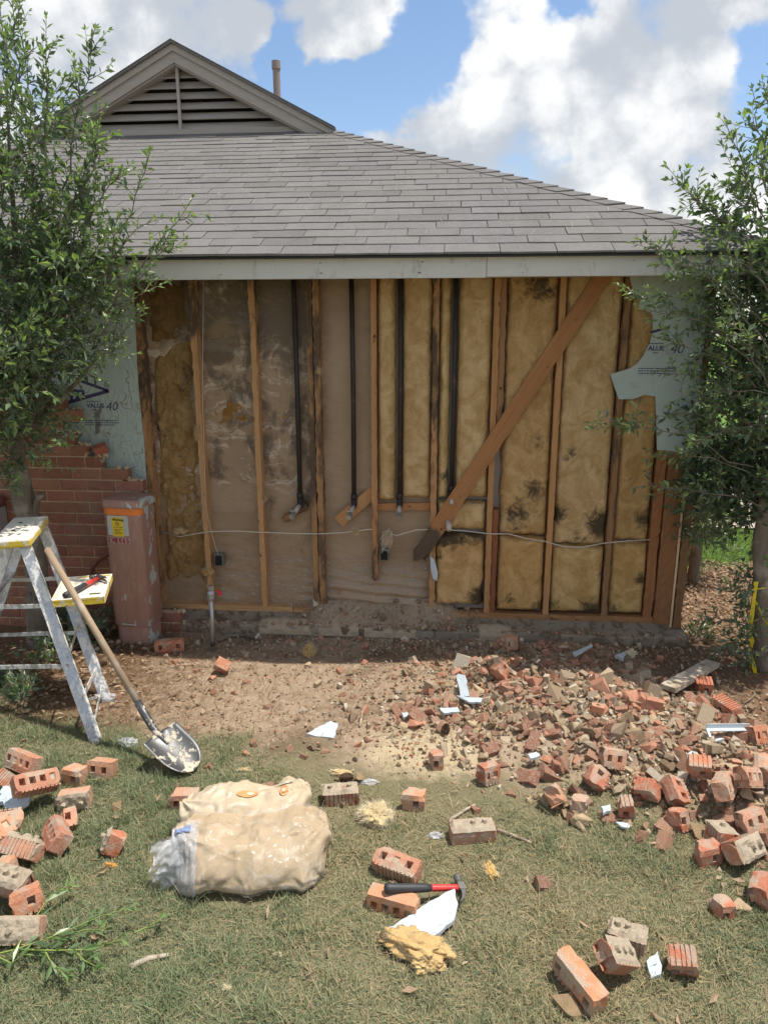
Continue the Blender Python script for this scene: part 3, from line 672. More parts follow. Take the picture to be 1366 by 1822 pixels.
def torn(x0, x1, z0, z1, bias, seed, tint, amp=.05):
    """ragged remains of a batt: fibre islands standing out of the paper"""
    nx = int((x1-x0)/.007); nz = int((z1-z0)/.009); X, Z = np.meshgrid(np.linspace(x0, x1, nx), np.linspace(z0, z1, nz), indexing='ij')
    ed = np.minimum(np.minimum(X-x0, x1-X)/.05, np.minimum(Z-z0, z1-Z)/.12)
    f = bias+.75*fbm(X*7, Z*4.2, seed, 4)+.35*fbm(X*30, Z*22, seed+3, 3)-np.clip(1-ed, 0, 1)*.7
    Y = .094-amp*np.clip(f, -.05, 1.0)**1.0-.010*fbm(X*45, Z*45, seed+9, 3)*(f > 0)
    i, j = np.meshgrid(np.arange(nx-1), np.arange(nz-1), indexing='ij'); a = (i*nz+j).ravel(); ok = (f[:-1, :-1].ravel() > -.10)
    m = np.clip(.16+.5*fbm(X*6, Z*3, seed+21, 3), 0, 1)[..., None].repeat(3, -1).reshape(-1, 3)
    o = link('insulation_remnant', npmesh('insulation_remnant', 'batt', np.c_[X.ravel(), Y.ravel(), Z.ravel()], np.c_[a, a+nz, a+nz+1, a+1][ok], m, True), house); o.color = (*tint, 1); return o
torn(.05, .37, .12, 1.28, .55, 5, (.66, .59, .48)); torn(.05, .36, 1.10, 1.95, .58, 8, (.58, .52, .43)); torn(.05, .37, 1.85, 2.42, .30, 12, (.36, .31, .25)); torn(.45, .76, 1.02, 1.66, .10, 15, (.58, .45, .29), .03); torn(.86, 1.06, .9, 1.8, .05, 18, (.55, .47, .38), .02); torn(.22, .39, .4, 1.9, .12, 23, (.55, .46, .35), .025); torn(.45, .76, 1.6, 2.3, -.05, 27, (.5, .42, .33), .02)
wall_tuft(320, 945, .02, .05, .02, 58, (.95, .9, .8)); wall_tuft(350, 770, -.01, .018, .05, 59, (.8, .72, .6), .012); wall_tuft(368, 1018, -.01, .04, .02, 60, (.85, .72, .5), .02); wall_tuft(470, 885, .01, .018, .03, 61, (.7, .62, .52), .015)
wall_tuft(690, 960, -.02, .028, .045, 62, (.95, .9, .8), .02, 260); wall_tuft(632, 945, -.01, .014, .02, 63, (1, .95, .8), .012); wall_tuft(567, 660, -.006, .012, .02, 64, (.9, .85, .75), .01)

# pipes with valves
def pipe(x, zb, dirv, name='water_pipe', r=.0165, stub=.12, valve=True):
    m = MB(); m.tube([(x, .035, ZT+.05), (x+.004, .035, 1.6), (x, .035, zb)], r, 10)
    m.tube([(x, .035, zb+.09), (x, .035, zb+.05)], r*1.35, 10)
    o = m.build(name, 'iron', house, smooth=True)
    d = Vector(dirv).normalized(); p = Vector((x, .035, zb+.01))
    e = MB(); e.tube([p+Vector((0, 0, .05)), p, p+d*.03], [r*1.3]*3, 10); e.build('elbow', 'iron', o, smooth=True)
    e = MB(); e.tube([p+d*.02, p+d*stub], r*.95, 10); e.build('nipple', 'white_fitting', o, smooth=True)
    if valve:
        e = MB(); q = p+d*stub; e.tube([q, q+d*.012, q+d*.012, q+d*.035, q+d*.035, q+d*.05], [r*1.25, r*1.25, r*1.0, r*1.0, r*1.35, r*1.35], 6); up = Vector((0, 0, 1)); up = (up-d*up.dot(d)).normalized()
        e.tube([q+d*.02, q+d*.02+up*.03], .006, 6); e.box(q+d*.02+up*.034, (.028, .012, .008)); e.build('valve', 'galvanised', o)
    return o
pipe(1.093, .80, (-.20, -.95, -.35)); pipe(1.478, .80, (-.12, -.95, -.30)); pipe(1.800, .81, (.02, -.95, -.45), stub=.10); pipe(2.160, .87, (.05, -.9, -.25), stub=.09, valve=False)
e = MB(); c = at(797, 928, -.03); e.tube([c, c+Vector((.01, -.05, -.05))], .019, 10); e.build('water_pipe', 'white_fitting', house, smooth=True)

# electric cable strung through the studs, two boxes
def cable(pts, r=.0038):
    m = MB(); m.tube([at(u, v, y) for u, v, y in pts], r, 6); return m.build('cable', 'cable_white', house, smooth=True)
cable([(288, 946, .02), (320, 955, 0), (352, 949, -.004), (372, 946, -.007), (420, 945, -.004), (462, 947, -.007), (510, 949, .0), (565, 950, -.008), (610, 948, -.006), (655, 942, -.006), (663, 942, -.006)])
cable([(676, 960, -.006), (686, 948, -.01), (705, 953, -.012), (740, 943, -.01), (775, 942, .0), (830, 945, .0), (872, 950, -.01), (905, 950, -.006), (935, 958, -.012), (968, 963, -.008), (1000, 972, -.012), (1035, 974, -.014), (1070, 967, -.009), (1110, 963, -.006), (1158, 960, -.004)])
cable([(362, 500, -.005), (360, 700, -.004), (366, 900, -.004), (374, 940, -.005), (384, 975, -.006), (388, 986, -.004)], .002)
for k in range(5):
    a = k*1.3; cable([(688+10*math.cos(a+t*1.3), 962+22*math.sin(a*.7+t*1.3), -.03-.01*k) for t in range(5)], .0022)
def jbox(u, v, name='junction_box'):
    m = MB(); c = at(u, v, .02); m.box(c, (.065, .06, .09)); o = m.build(name, 'box_green', house, bevel=.003)
    m = MB(); m.box(c+Vector((0, -.031, 0)), (.05, .004, .075)); m.build('opening', 'dark_hole', o)
jbox(391, 995); jbox(684, 985)
t_ = MB(); pts = [at(u, v, -.02) for u, v in [(765, 990), (773, 996), (779, 1020), (777, 1034), (770, 1030), (766, 1012)]]
t_.add(pts+[p+Vector((0, .012, 0)) for p in pts], [tuple(range(5, -1, -1)), tuple(range(6, 12))]+[(i, (i+1) % 6, 6+(i+1) % 6, 6+i) for i in range(6)]); t_.build('foam_scrap', 'foam', house)

# sheathing boards with printing
def sheet(name, pts, y0=-.014, y1=-.001, mat='sheathing'):
    n = len(pts); m = MB(); vs = [(x, y0, z) for x, z in pts]+[(x, y1, z) for x, z in pts]
    bm = bmesh.new(); V_ = [bm.verts.new(v) for v in vs]; bm.faces.new(V_[:n]); bm.faces.new(V_[n:][::-1])
    for i in range(n): bm.faces.new((V_[i], V_[(i+1) % n], V_[n+(i+1) % n], V_[n+i]))
    bmesh.ops.recalc_face_normals(bm, faces=bm.faces); me = bpy.data.meshes.new(name); bm.to_mesh(me); bm.free(); me.materials.append(MATS[mat]); return link(name, me, house)
shL = sheet('sheathing_board', [(-1.22, -.05), (-.01, -.05), (.002, .5), (-.004, .9), (.003, 1.27), (-.004, 1.6), (.0, 1.82), (.012, 2.1), (.016, 2.42), (-1.22, 2.42)]); shL['label'] = 'pale green foam sheathing printed in purple behind the brick'
tear = [(3.245, 2.42), (3.249, 2.322), (3.27, 2.26), (3.31, 2.206), (3.325, 2.14), (3.36, 2.13), (3.406, 2.102), (3.415, 2.0), (3.403, 1.928), (3.37, 1.85), (3.335, 1.80), (3.293, 1.769), (3.23, 1.748), (3.171, 1.732), (3.19, 1.68), (3.215, 1.62), (3.236, 1.569), (3.33, 1.572), (3.40, 1.60), (3.468, 1.589), (3.485, 1.45), (3.509, 1.238), (3.74, 1.22), (3.74, 2.42)]
shR = sheet('sheathing_board', tear, -.024, -.017); shR['label'] = 'torn pale green foam sheathing by the corner'
sheet('sheathing_board', [(-4.6, -.05), (-1.225, -.05), (-1.225, 2.42), (-4.6, 2.42)])
def ink(name, pts, parent, y=-.0152):
    m = MB(); m.add([(x, y, z) for x, z in pts], [tuple(range(len(pts)))]); return m.build(name, 'print_ink', parent)
def stroke(p, q, w, parent, name='printed_mark'):
    p = Vector((p[0], p[1])); q = Vector((q[0], q[1])); n = Vector((-(q-p).y, (q-p).x)).normalized()*w/2
    ink(name, [p+n, p-n, q-n, q+n], parent)
def logo(dx, dz, parent, full=True, y=-.0152):
    tip = (-.219+dx, 1.605+dz)
    if full:
        stroke(tip, (-.47+dx, 1.692+dz), .02, parent); stroke((tip[0]+.004, tip[1]), (-.72+dx, 1.468+dz), .024, parent)
    return
logo(0, 0, shL)
text('m', .145, 'print_ink', shL, (-.505, -.0152, 1.545), shear=.18, off=.004); text('\u00ae', .05, 'print_ink', shL, (-.245, -.0152, 1.628))
def fineprint(x, z, w, rows, parent, y, seed):
    r = random.Random(seed)
    for k in range(rows):
        m = MB(); xx = x
        while xx < x+w-(.03 if k == rows-1 else 0):
            l = r.uniform(.006, .022); m.add([(xx, y, z-k*.0155), (xx+l, y, z-k*.0155), (xx+l, y, z-k*.0155+.0065), (xx, y, z-k*.0155+.0065)], [(0, 1, 2, 3)]); xx += l+.004
        m.build('fine_print', 'print_ink', parent)
def value40(x, z, parent, y, head='VALUE'):
    text(head, .042, 'print_ink', parent, (x, y, z), off=.0012); fineprint(x, z+.040, .12, 1, parent, y, 11); fineprint(x+.03, z-.018, .05, 1, parent, y, 12); text('40', .085, 'print_ink', parent, (x+.135, y, z-.018), shear=.25)
value40(-.385, 1.488, shL, -.0152)
fineprint(-.60, 1.425, .17, 4, shL, -.0152, 1); fineprint(-.41, 1.395, .24, 3, shL, -.0152, 2); fineprint(3.345, 1.765, .22, 3, shR, -.0252, 3)
value40(3.395, 1.882, shR, -.0252, 'ALUE'); stroke_ = MB(); stroke_.add([(3.40, -.0252, 1.985), (3.52, -.0252, 2.02), (3.52, -.0252, 2.037), (3.40, -.0252, 2.002)], [(0, 1, 2, 3)]); stroke_.build('printed_mark', 'print_ink', shR)

# foundation
f = MB(); f.b2((-4.6, .0, -.6), (3.78, 6.5, -.001)); f.build('slab', 'concrete', house)
def ledge():
    m = MB(); P = []
    xs = np.linspace(-.1, 3.8, 180)
    for x in xs:
        n = float(fbm(x*5, 1.3, 4)); n2 = float(fbm(x*17, 3, 6))
        h = -.052+.012*n+.006*n2; fr = -.125+.012*n2
        P.append([(x, -.0005, h+.01), (x, -.06, h), (x, fr+.012, h-.004), (x, fr, h-.02), (x, fr-.002+.006*n, -.10), (x, fr-.004, -.3)])
    m.grid(P); return m.build('brick_ledge', 'concrete', house)
ledge()
def mortar_bed(x0, x1, h, seed):
    m = MB(); P = []; n = int((x1-x0)/.02)+2
    for i in range(n):
        x = x0+(x1-x0)*i/(n-1); e = min(1, 4*min(i, n-1-i)/(n-1)+.4); q = mnoise.noise(Vector((x*13, seed, 0)))
        P.append([(x, -.02, -.055), (x, -.025, -.055+h*e*(1+1.2*q)), (x, -.07, -.052+h*e*(1+1.4*q)), (x, -.116-.02*q, -.060+h*e*(.5+1.2*q)), (x, -.130-.02*q, -.080), (x, -.134, -.12)])
    m.grid(P); o = m.build('mortar_bed', 'mortar', house); o.color = (1.02, 1.0, .96, 1)
mortar_bed(.80, 1.18, .022, 1); mortar_bed(1.20, 1.52, .03, 2); mortar_bed(1.56, 1.95, .012, 3); mortar_bed(2.35, 2.6, .02, 4)

# ---- brick veneer: real bricks over a mortar backing
BL, BH, BD = .194, .0715, .07; PL, PHT = .2035, .0813
YF = -.135
def wall_brick_mesh(seed, L=BL, cut=False):
    r = random.Random(seed); nx, nz = 8, 4; mb = MB(); P = []
    for i in range(nx+1):
        row = []
        for k in range(nz+1):
            x = -L/2+L*i/nx; z = -BH/2+BH*k/nz; ed = (i in (0, nx)) or (k in (0, nz))
            y = (.003 if ed else 0)+r.uniform(-.0016, .0016); row.append((x+(r.uniform(-.0015, .0015) if ed else 0), y, z+(r.uniform(-.0012, .0012) if ed else 0)))
        P.append(row)
    if cut:
        for k in range(nz+1):
            for d in range(2):
                x, y, z = P[nx-d][k]; P[nx-d][k] = (x-abs(r.gauss(0, .014)), y+r.uniform(0, .01)*(1-d), z)
    mb.grid(P); F = [P[i][0] for i in range(nx+1)], [P[i][nz] for i in range(nx+1)], P[0], P[nx]
    for e, s_ in ((F[0], 1), (F[1], -1), (F[2], -1), (F[3], 1)):
        n = len(e); vs = list(e)+[(x, BD, z) for x, y, z in e]; fs = [(i, n+i, n+i+1, i+1) if s_ > 0 else (i, i+1, n+i+1, n+i) for i in range(n-1)]; mb.add(vs, fs)
    return mb.mesh('brick', 'wall_brick')
veneer = link('brick_veneer', None, house); veneer['label'] = 'red brick facing with a stepped broken edge'
WB = [wall_brick_mesh(100+i) for i in range(8)]; WBC = [wall_brick_mesh(140+i, cut=True) for i in range(4)]
ZB = at(179, 834, YF).z                                              # a bed joint
ends = {}
for v_, e in ((707, 100), (752, 103), (773, 128), (793, 152), (814, 179), (835, 216), (856, 243)):
    ends[round((at(e, v_+20.5, YF).z-ZB)/PHT)] = at(e, v_, YF).x
def build_veneer():
    lo = -15; m = MB(); top = max(ends); order = sorted(ends)
    for k in range(lo, 17):
        z = ZB+k*PHT
        if k < min(ends): xe = .005+rng.uniform(-.01, .02) if z > .02 else (.22 if z < -.03 else .10)
        elif k in ends: xe = ends[k]
        else: xe = min(ends[top], ends[order[-1]])-(k-top)*.11
        off = (k % 2)*PL/2+.03; j0 = int((-2.45-off)/PL)-1
        for j in range(j0, 12):
            x0 = off+j*PL
            if x0 > xe-.05: break
            x1 = x0+BL; r = rng.random()
            if x1 <= xe+.05: me = rng.choice(WB); sx = 1
            else: me = rng.choice(WBC); sx = (xe+.01-x0)/BL
            if sx < .25: continue
            t = rng.uniform(.82, 1.15); o = link('brick', me, veneer, ((x0+x0+BL*sx)/2, YF+rng.uniform(-.0015, .002), z+PHT/2), (0, rng.uniform(-.004, .004), 0), (t, t*rng.uniform(.92, 1.05), t*rng.uniform(.9, 1.05))); o.scale = (sx, 1, 1)
        mm = xe-.004
        m.b2((-2.5, YF+.0085+(k % 3)*.0006, z-.0035), (mm, YF+BD-.004, z+PHT-.0037))
        for _ in range(6):                                          # ragged mortar left on the broken step
            m.box((xe+rng.uniform(-.06, .03), YF+rng.uniform(.01, .06), z+PHT+rng.uniform(-.004, .008)), (rng.uniform(.01, .035), rng.uniform(.01, .03), rng.uniform(.006, .02)), (rng.random(), rng.random(), rng.random()))
    m.build('mortar_joints', 'mortar', veneer).color = (1.4, 1.28, 1.12, 1)
    f = MB(); f.b2((-4.62, YF, -.4), (-2.5, YF+BD, 2.4)); f.build('brick_return', 'wall_brick', veneer)
    p = at(180, 803, YF+.02); o = link('brick', WB[1], veneer, p, (.3, -.35, .4), (1.35, 1.0, .95)); o.scale = (.45, 1, .8)
    p = at(87, 718, YF); link('brick', WB[2], veneer, p, (0, .03, 0), (1.1, 1, 1)).scale = (.62, 1, 1)
build_veneer()

# ---- roof
XR, YE, ZE, SL, DD, XC = 4.05, -.42, 2.452, .45, 3.07, -.5
XL = 2*XC-XR; YG = YE+DD; ZG = ZE+SL*DD; HW = XR-DD-XC; GS = .51; ZA = ZG+HW*GS
k_ = math.sqrt(1+SL*SL); ang = math.atan(SL); YB = 9.0
roof = MB()
roof.add([(XL, YE, ZE-.012), (XR, YE, ZE-.012), (XR-DD, YG, ZG-.012), (XL+DD, YG, ZG-.012)], [(0, 1, 2, 3)])
roof.add([(XR, YE, ZE-.012), (XR, YB, ZE-.012), (XR-DD, YB, ZG-.012), (XR-DD, YG, ZG-.012)], [(0, 1, 2, 3)])
roof.add([(XL, YB, ZE-.012), (XL, YE, ZE-.012), (XL+DD, YG, ZG-.012), (XL+DD, YB, ZG-.012)], [(0, 1, 2, 3)])
deck = roof.build('roof', 'shingle', house); deck.color = (.62, .6, .6, 1)
EXP, TW = .1445, .325
def shingle_mesh(poly, th=.0075):
    """poly in slope coords (x, s) relative to its own corner; front edge thick, back thin"""
    n = len(poly); mb = MB(); ms = max(s for x, s in poly) or 1
    top = [(x, s/k_, s*SL/k_+th*(1-.85*s/max(ms, EXP))) for x, s in poly]; bot = [(x, s/k_, s*SL/k_-.004) for x, s in poly]
    mb.add(top+bot, [tuple(range(n)), tuple(range(2*n-1, n-1, -1))]+[(i, n+i, n+(i+1) % n, (i+1) % n) for i in range(n)]); return mb
def clip(poly, f):
    out = []
    for i in range(len(poly)):
        a, b = poly[i], poly[(i+1) % len(poly)]; fa, fb = f(a), f(b)
        if fa >= 0: out.append(a)
        if fa*fb < 0: t = fa/(fa-fb); out.append((a[0]+(b[0]-a[0])*t, a[1]+(b[1]-a[1])*t))
    return out
def build_shingles():
    r = random.Random(5); LS = DD*k_; rows = int(LS/EXP)+1; full = []
    for i in range(10):
        w = TW-.0045; d = [r.uniform(-.003, .003) for _ in range(6)]
        full.append(shingle_mesh([(0, d[0]), (w*.35, d[1]), (w*.7, d[2]), (w, d[3]), (w, EXP+.035), (0, EXP+.035)], r.uniform(.006, .010)).mesh('shingle', 'shingle'))
    rest = MB(); cnt = 0
    hipx = lambda s: XR-s/k_
    for q in range(rows):
        s0 = q*EXP-(.012 if q == 0 else 0); y = YE+s0/k_; z = ZE+s0*SL/k_
        off = [0, .5, .22, .74][q % 4]*TW+r.uniform(-.02, .02); x = XL+off-TW
        while x < XR:
            w = TW-.0045; hi = min(EXP+.035, LS-s0)
            if x > -1.7-(2.0 if q < 6 else 0)*0 and x+w <= hipx(s0+hi) and hi > EXP and cnt < 292 and x > -1.2+.02*q:
                t = r.choice([r.uniform(.95, 1.06)]*9+[r.uniform(.86, .9)]); o = link('shingle', r.choice(full), deck, (x, y, z+r.uniform(0, .002)), (r.choice([0, 0, 0, -.012, .0]), r.uniform(-.004, .004), r.uniform(-.006, .006)), (t, t, t*r.uniform(.97, 1.03))); cnt += 1
            else:
                poly = [(0, 0), (w, 0), (w, hi), (0, hi)]
                poly = clip(poly, lambda p: hipx(s0+p[1])-(x+p[0])); poly = clip(poly, lambda p: (x+p[0])-(XL+(s0+p[1])/k_)) if len(poly) > 2 else poly
                if len(poly) > 2 and x+w > -4.8:
                    b = shingle_mesh(poly); rest.add([(vx+x, vy+y, vz+z) for vx, vy, vz in b.v], b.f)
            x += TW
    o = rest.build('shingle_field', 'shingle', deck); o['kind'] = 'stuff'; o.color = (.97, .97, .97, 1)
    # hip cap shingles: folded over the hip line
    mb = MB(); w = .125; L = .20
    dr = Vector((-1, 1, SL)).normalized(); a1 = Vector((-1, 0, 0)); a2 = Vector((0, 1, 0))
    e1 = Vector((-.78, -.62, .02)).normalized(); e2 = Vector((.62, .78, -.02)).normalized()
    p0 = Vector((0, 0, .020)); p1 = dr*L+Vector((0, 0, .006))
    n1 = Vector((-1, 0, 0)); f1 = p0+n1*w+Vector((0, 0, -.010)); f2 = p1+n1*w+Vector((0, 0, -.006)); g1 = p0+a2*w+Vector((0, 0, -.012)); g2 = p1+a2*w+Vector((0, 0, -.006))
    th = Vector((0, 0, -.009)); vs = [p0, p1, f1, f2, g1, g2]; mb.add(vs+[v+th for v in vs], [(0, 2, 3, 1), (0, 1, 5, 4), (0, 6, 8, 2), (0, 4, 10, 6), (2, 8, 9, 3), (4, 5, 11, 10)])
    cap = mb.mesh('hip_shingle', 'shingle'); n = int(math.sqrt(2+SL*SL)*DD/.145)
    for i in range(n+1):
        p = Vector((XR, YE, ZE))+dr*(i*.145); t = r.uniform(.85, 1.1); link('hip_shingle', cap, deck, p+Vector((0, 0, .004)), (r.uniform(-.01, .01), r.uniform(-.01, .01), r.uniform(-.02, .02)), (t, t, t))
build_shingles()
for x0, x1, dy, dz_ in ((XL+.04, -.92, 0, 0), (-.9175, 2.335, .002, -.003), (2.3375, XR-.04, -.0015, .002)):
    m = MB(); m.b2((x0, YE+.045+dy, 2.318+dz_), (x1, YE+.07, 2.462)); m.build('fascia', 'fascia', house, bevel=.003)
for x in [k*.61+.12 for k in range(-8, 7)]:
    for z_ in (2.345, 2.405): m = MB(); m.tube([(x+rng.uniform(-.02, .02), YE+.0435, z_+rng.uniform(-.006, .006)), (x, YE+.050, z_)], .0035, 6); m.build('nail', 'tool_steel', house)
m = MB(); m.b2((XL+.03, YE+.030, 2.425), (XR-.03, YE+.0445, 2.463)); m.build('fascia_trim', 'fascia', house, bevel=.003)
m = MB(); m.b2((XL+.01, YE+.006, 2.428), (XR-.01, YE+.010, 2.452)); m.b2((XL+.01, YE+.006, 2.4445), (XR-.01, YE+.03, 2.449)); m.build('drip_edge', 'drip_metal', house)
m = MB(); m.b2((XL+.05, YE+.071, 2.335), (XR-.05, -.016, 2.345)); m.build('soffit', 'fascia', house)
m = MB(); m.b2((XR-.07, YE+.075, 2.32), (XR-.045, YB, 2.46)); m.b2((3.80, -.015, 2.335), (XR-.071, YB, 2.345)); m.build('side_eave', 'fascia', house)
m = MB(); m.b2((3.70, .12, -.1), (3.78, 6.4, 2.33)); m.b2((-4.6, 6.4, -.1), (3.78, 6.5, 2.33)); m.build('side_wall', 'wall_brick', house)
# gable
gable = link('gable', None, house)
yb = YG+.13
m = MB(); m.add([(XC-HW, yb, ZG-.1), (XC+HW, yb, ZG-.1), (XC+HW, yb, ZG), (XC, yb, ZA), (XC-HW, yb, ZG)], [(0, 1, 2, 3, 4)]); m.build('louver_back', 'dark_hole', gable)
nS = 7; h0 = ZG+.035; hh = (HW*GS-.12)/nS
for i in range(nS):
    z = h0+i*hh; half = (ZA-.06-(z+hh*.5))/GS
    if half < .08: continue
    m = MB(); m.box((XC, YG+.055, z+hh*.52), (2*half, .010, hh*1.02), (R(-42), 0, 0)); m.build('louver_slat', 'taupe_paint', gable)
m = MB(); m.b2((XC-.014, YG-.012, ZG+.03), (XC+.014, YG+.01, ZA-.14)); m.build('mullion', 'taupe_paint', gable)
m = MB(); m.b2((XC-HW+.03, YG-.01, ZG-.06), (XC+HW-.03, YG+.03, ZG+.045)); m.build('gable_sill', 'taupe_paint', gable)
for s_ in (-1, 1):
    a = Vector((XC+s_*(HW+.03), YG-.06, ZG-.015)); b = Vector((XC, YG-.06, ZA)); n = Vector((-(b-a).z, 0, (b-a).x)).normalized(); n = n if n.z > 0 else -n
    def prism(name, d0, d1, y0, y1, mat, a=a, b=b, n=n, s_=s_):
        q = MB(); pts = [a-n*d0, a-n*d1, None, None]; dz = lambda d: Vector((XC, 0, ZA-d/n.z)); A0, A1, B0, B1 = a-n*d0, a-n*d1, dz(d0), dz(d1)
        vs = [(p.x, yy, p.z) for yy in (y0, y1) for p in (A0, B0, B1, A1)]; fs = [(0, 1, 2, 3), (7, 6, 5, 4), (0, 4, 5, 1), (1, 5, 6, 2), (2, 6, 7, 3), (3, 7, 4, 0)]
        q.add(vs, fs if s_ < 0 else [f[::-1] for f in fs]); return q.build(name, mat, gable)
    prism('rake_board', .012, .135, YG-.075, YG-.05, 'taupe_paint'); prism('rake_trim', .0, .05, YG-.098, YG-.0755, 'taupe_paint'); prism('rake_soffit', .13, .15, YG-.05, YG+.10, 'taupe_paint')
    prism('gable_roof', -.022, -.0005, YG-.125, YB, 'shingle')
    prism('drip_edge', -.028, -.0225, YG-.13, YG-.05, 'shingle')
v0 = at(491, 108, 3.25); m = MB(); m.tube([(v0.x, 3.25, 4.05), (v0.x, 3.25, v0.z-.06)], .037, 14); m.tube([(v0.x, 3.25, v0.z-.075), (v0.x, 3.25, v0.z)], .045, 14)
o = m.build('vent_pipe', 'vent_paint', house, smooth=False); o['label'] = 'taupe vent pipe on the roof'

# rubble and earth spilled over the floor plate
def spill():
    m = MB(); P = []; xs = np.linspace(.90, 2.5, 130)
    for x in xs:
        e = float(sst(x, .92, 1.25)*sst(x, 2.46, 2.05)); n = float(fbm(x*6, .3, 2)); row = []
        for t in np.linspace(0, 1, 16):
            y = .075-t*.20; base = .040+.060*(1+.8*n) if y > .02 else .04-1.0*(.02-y)+.05*(1+.8*n)
            row.append((x, y, base+.012*float(fbm(x*22, t*9, 5))-(1-e)*.17))
        P.append(row)
    m.grid(P); o = m.build('spilled_earth', 'ground', house, smooth=True); o['kind'] = 'stuff'; o['label'] = 'earth and crumbs spilled over the floor plate'
spill()

# ================================================================== LOOSE THINGS
# ------------------------------------------------------------------ brick meshes
L_, W_, H_ = .196, .088, .072
def brick_mesh(seed, L=L_, nh=4, broken=False, plug=(), grooved=True, tilt=0.0):
    """x length, y width (front -y smooth, back +y combed), z the bed faces that carry the cores"""
    r = random.Random(seed); hw, hd = .027, .034; full = L_; st = full/(nh+.35)
    xs = [-full/2, full/2]; holes = []
    for i in range(nh):
        c = -full/2+st*(i+.675); holes.append((c-hw/2, c+hw/2)); xs += [c-hw/2, c+hw/2]
    x1 = -full/2+L
    xs = sorted(x for x in xs if x < x1-.004)+[x1]
    if x1-xs[-2] > .06: xs.insert(-1, (x1+xs[-2])/2)
    ys = [-W_/2, -hd/2, hd/2, W_/2]; zs = [-H_/2, -H_/6, H_/6, H_/2]
    mb = MB(); sh = -(-full/2+x1)/2
    def D(x, y, z):
        p = Vector((x, y, z)); j = mnoise.noise_vector(p*55+Vector((seed*1.7, 0, 0)))*.0022
        ext = (abs(x-xs[0]) < 1e-6)+(abs(x-xs[-1]) < 1e-6)+(abs(abs(y)-W_/2) < 1e-6)+(abs(abs(z)-H_/2) < 1e-6)
        if ext >= 2: k_c = .0025+(.011 if ext > 2 else .005)*max(0, mnoise.noise(p*31+Vector((seed*5.1, 2, 0)))+.1); j -= Vector((math.copysign(k_c, x-(xs[0]+xs[-1])/2) if ext > 2 else 0, math.copysign(k_c, y) if abs(abs(y)-W_/2) < 1e-6 else 0, math.copysign(k_c, z) if abs(abs(z)-H_/2) < 1e-6 else 0))
        if broken and x > x1-.001:
            j.x += .030*mnoise.noise(Vector((y*22+seed, z*22, 1.3)))-.014+tilt*z+abs(y)*-.1
        return (p.x+j.x+sh, p.y+j.y, p.z+j.z)
    nx, ny, nz = len(xs)-1, len(ys)-1, len(zs)-1
    def quad(a, b, c, d, m=0): mb.add([D(*a), D(*b), D(*c), D(*d)], [(0, 1, 2, 3)], m)
    for s_ in (-1, 1):
        for i in range(nx):
            for j in range(ny):
                a, b, c, d = xs[i], xs[i+1], ys[j], ys[j+1]; z = s_*H_/2
                hole = j == 1 and any(abs(a-h[0]) < 1e-6 and abs(b-h[1]) < 1e-6 for h in holes)
                if not hole:
                    q = [(a, c, z), (b, c, z), (b, d, z), (a, d, z)]; quad(*(q if s_ > 0 else q[::-1])); continue
                hi = [abs(a-h[0]) < 1e-6 for h in holes].index(True); dz = s_*(H_/2-(r.uniform(.002, .010) if hi in plug else .034)); e = .004
                top = [(a, c), (b, c), (b, d), (a, d)]; bot = [(a+e, c+e), (b-e, c+e), (b-e, d-e), (a+e, d-e)]
                for k in range(4):
                    q = [(*top[k], z), (*top[(k+1) % 4], z), (*bot[(k+1) % 4], dz), (*bot[k], dz)]; quad(*(q[::-1] if s_ > 0 else q))
                q = [(*p, dz) for p in bot]; quad(*(q if s_ > 0 else q[::-1]), 1 if hi in plug else 0)
    for i in range(nx):
        for k in range(nz):
            a, b, c, d = xs[i], xs[i+1], zs[k], zs[k+1]
            quad((a, -W_/2, c), (b, -W_/2, c), (b, -W_/2, d), (a, -W_/2, d)); quad((b, W_/2, c), (a, W_/2, c), (a, W_/2, d), (b, W_/2, d))
    for j in range(ny):
        for k in range(nz):
            a, b, c, d = ys[j], ys[j+1], zs[k], zs[k+1]
            quad((xs[0], b, c), (xs[0], a, c), (xs[0], a, d), (xs[0], b, d)); quad((xs[-1], a, c), (xs[-1], b, c), (xs[-1], b, d), (xs[-1], a, d))
    if grooved:
        x = xs[0]+.004
        while x < xs[-1]-.022:
            w = r.uniform(.009, .016); mb.box((x+w/2+sh, W_/2+.0005, 0), (w, .006, H_-.003)); x += w+.0055
    return mb.mesh('brick', ['brick', 'mortar'])
BR = {'f4': brick_mesh(1, nh=4, plug=(1, 2)), 'f4b': brick_mesh(2, nh=4, plug=(0,)), 'f4c': brick_mesh(12, nh=4, plug=()), 'f3': brick_mesh(3, nh=3, plug=(1,)),
      'long': brick_mesh(4, .172, nh=3, broken=True), 'half': brick_mesh(5, .112, nh=3, broken=True, tilt=.2), 'half2': brick_mesh(6, .10, nh=4, broken=True, plug=(0,), tilt=-.4),
      'half3': brick_mesh(7, .125, nh=3, broken=True, tilt=.5), 'end': brick_mesh(8, .075, nh=3, broken=True, tilt=-.3), 'three': brick_mesh(9, .145, nh=4, broken=True, plug=(1,), tilt=.3)}
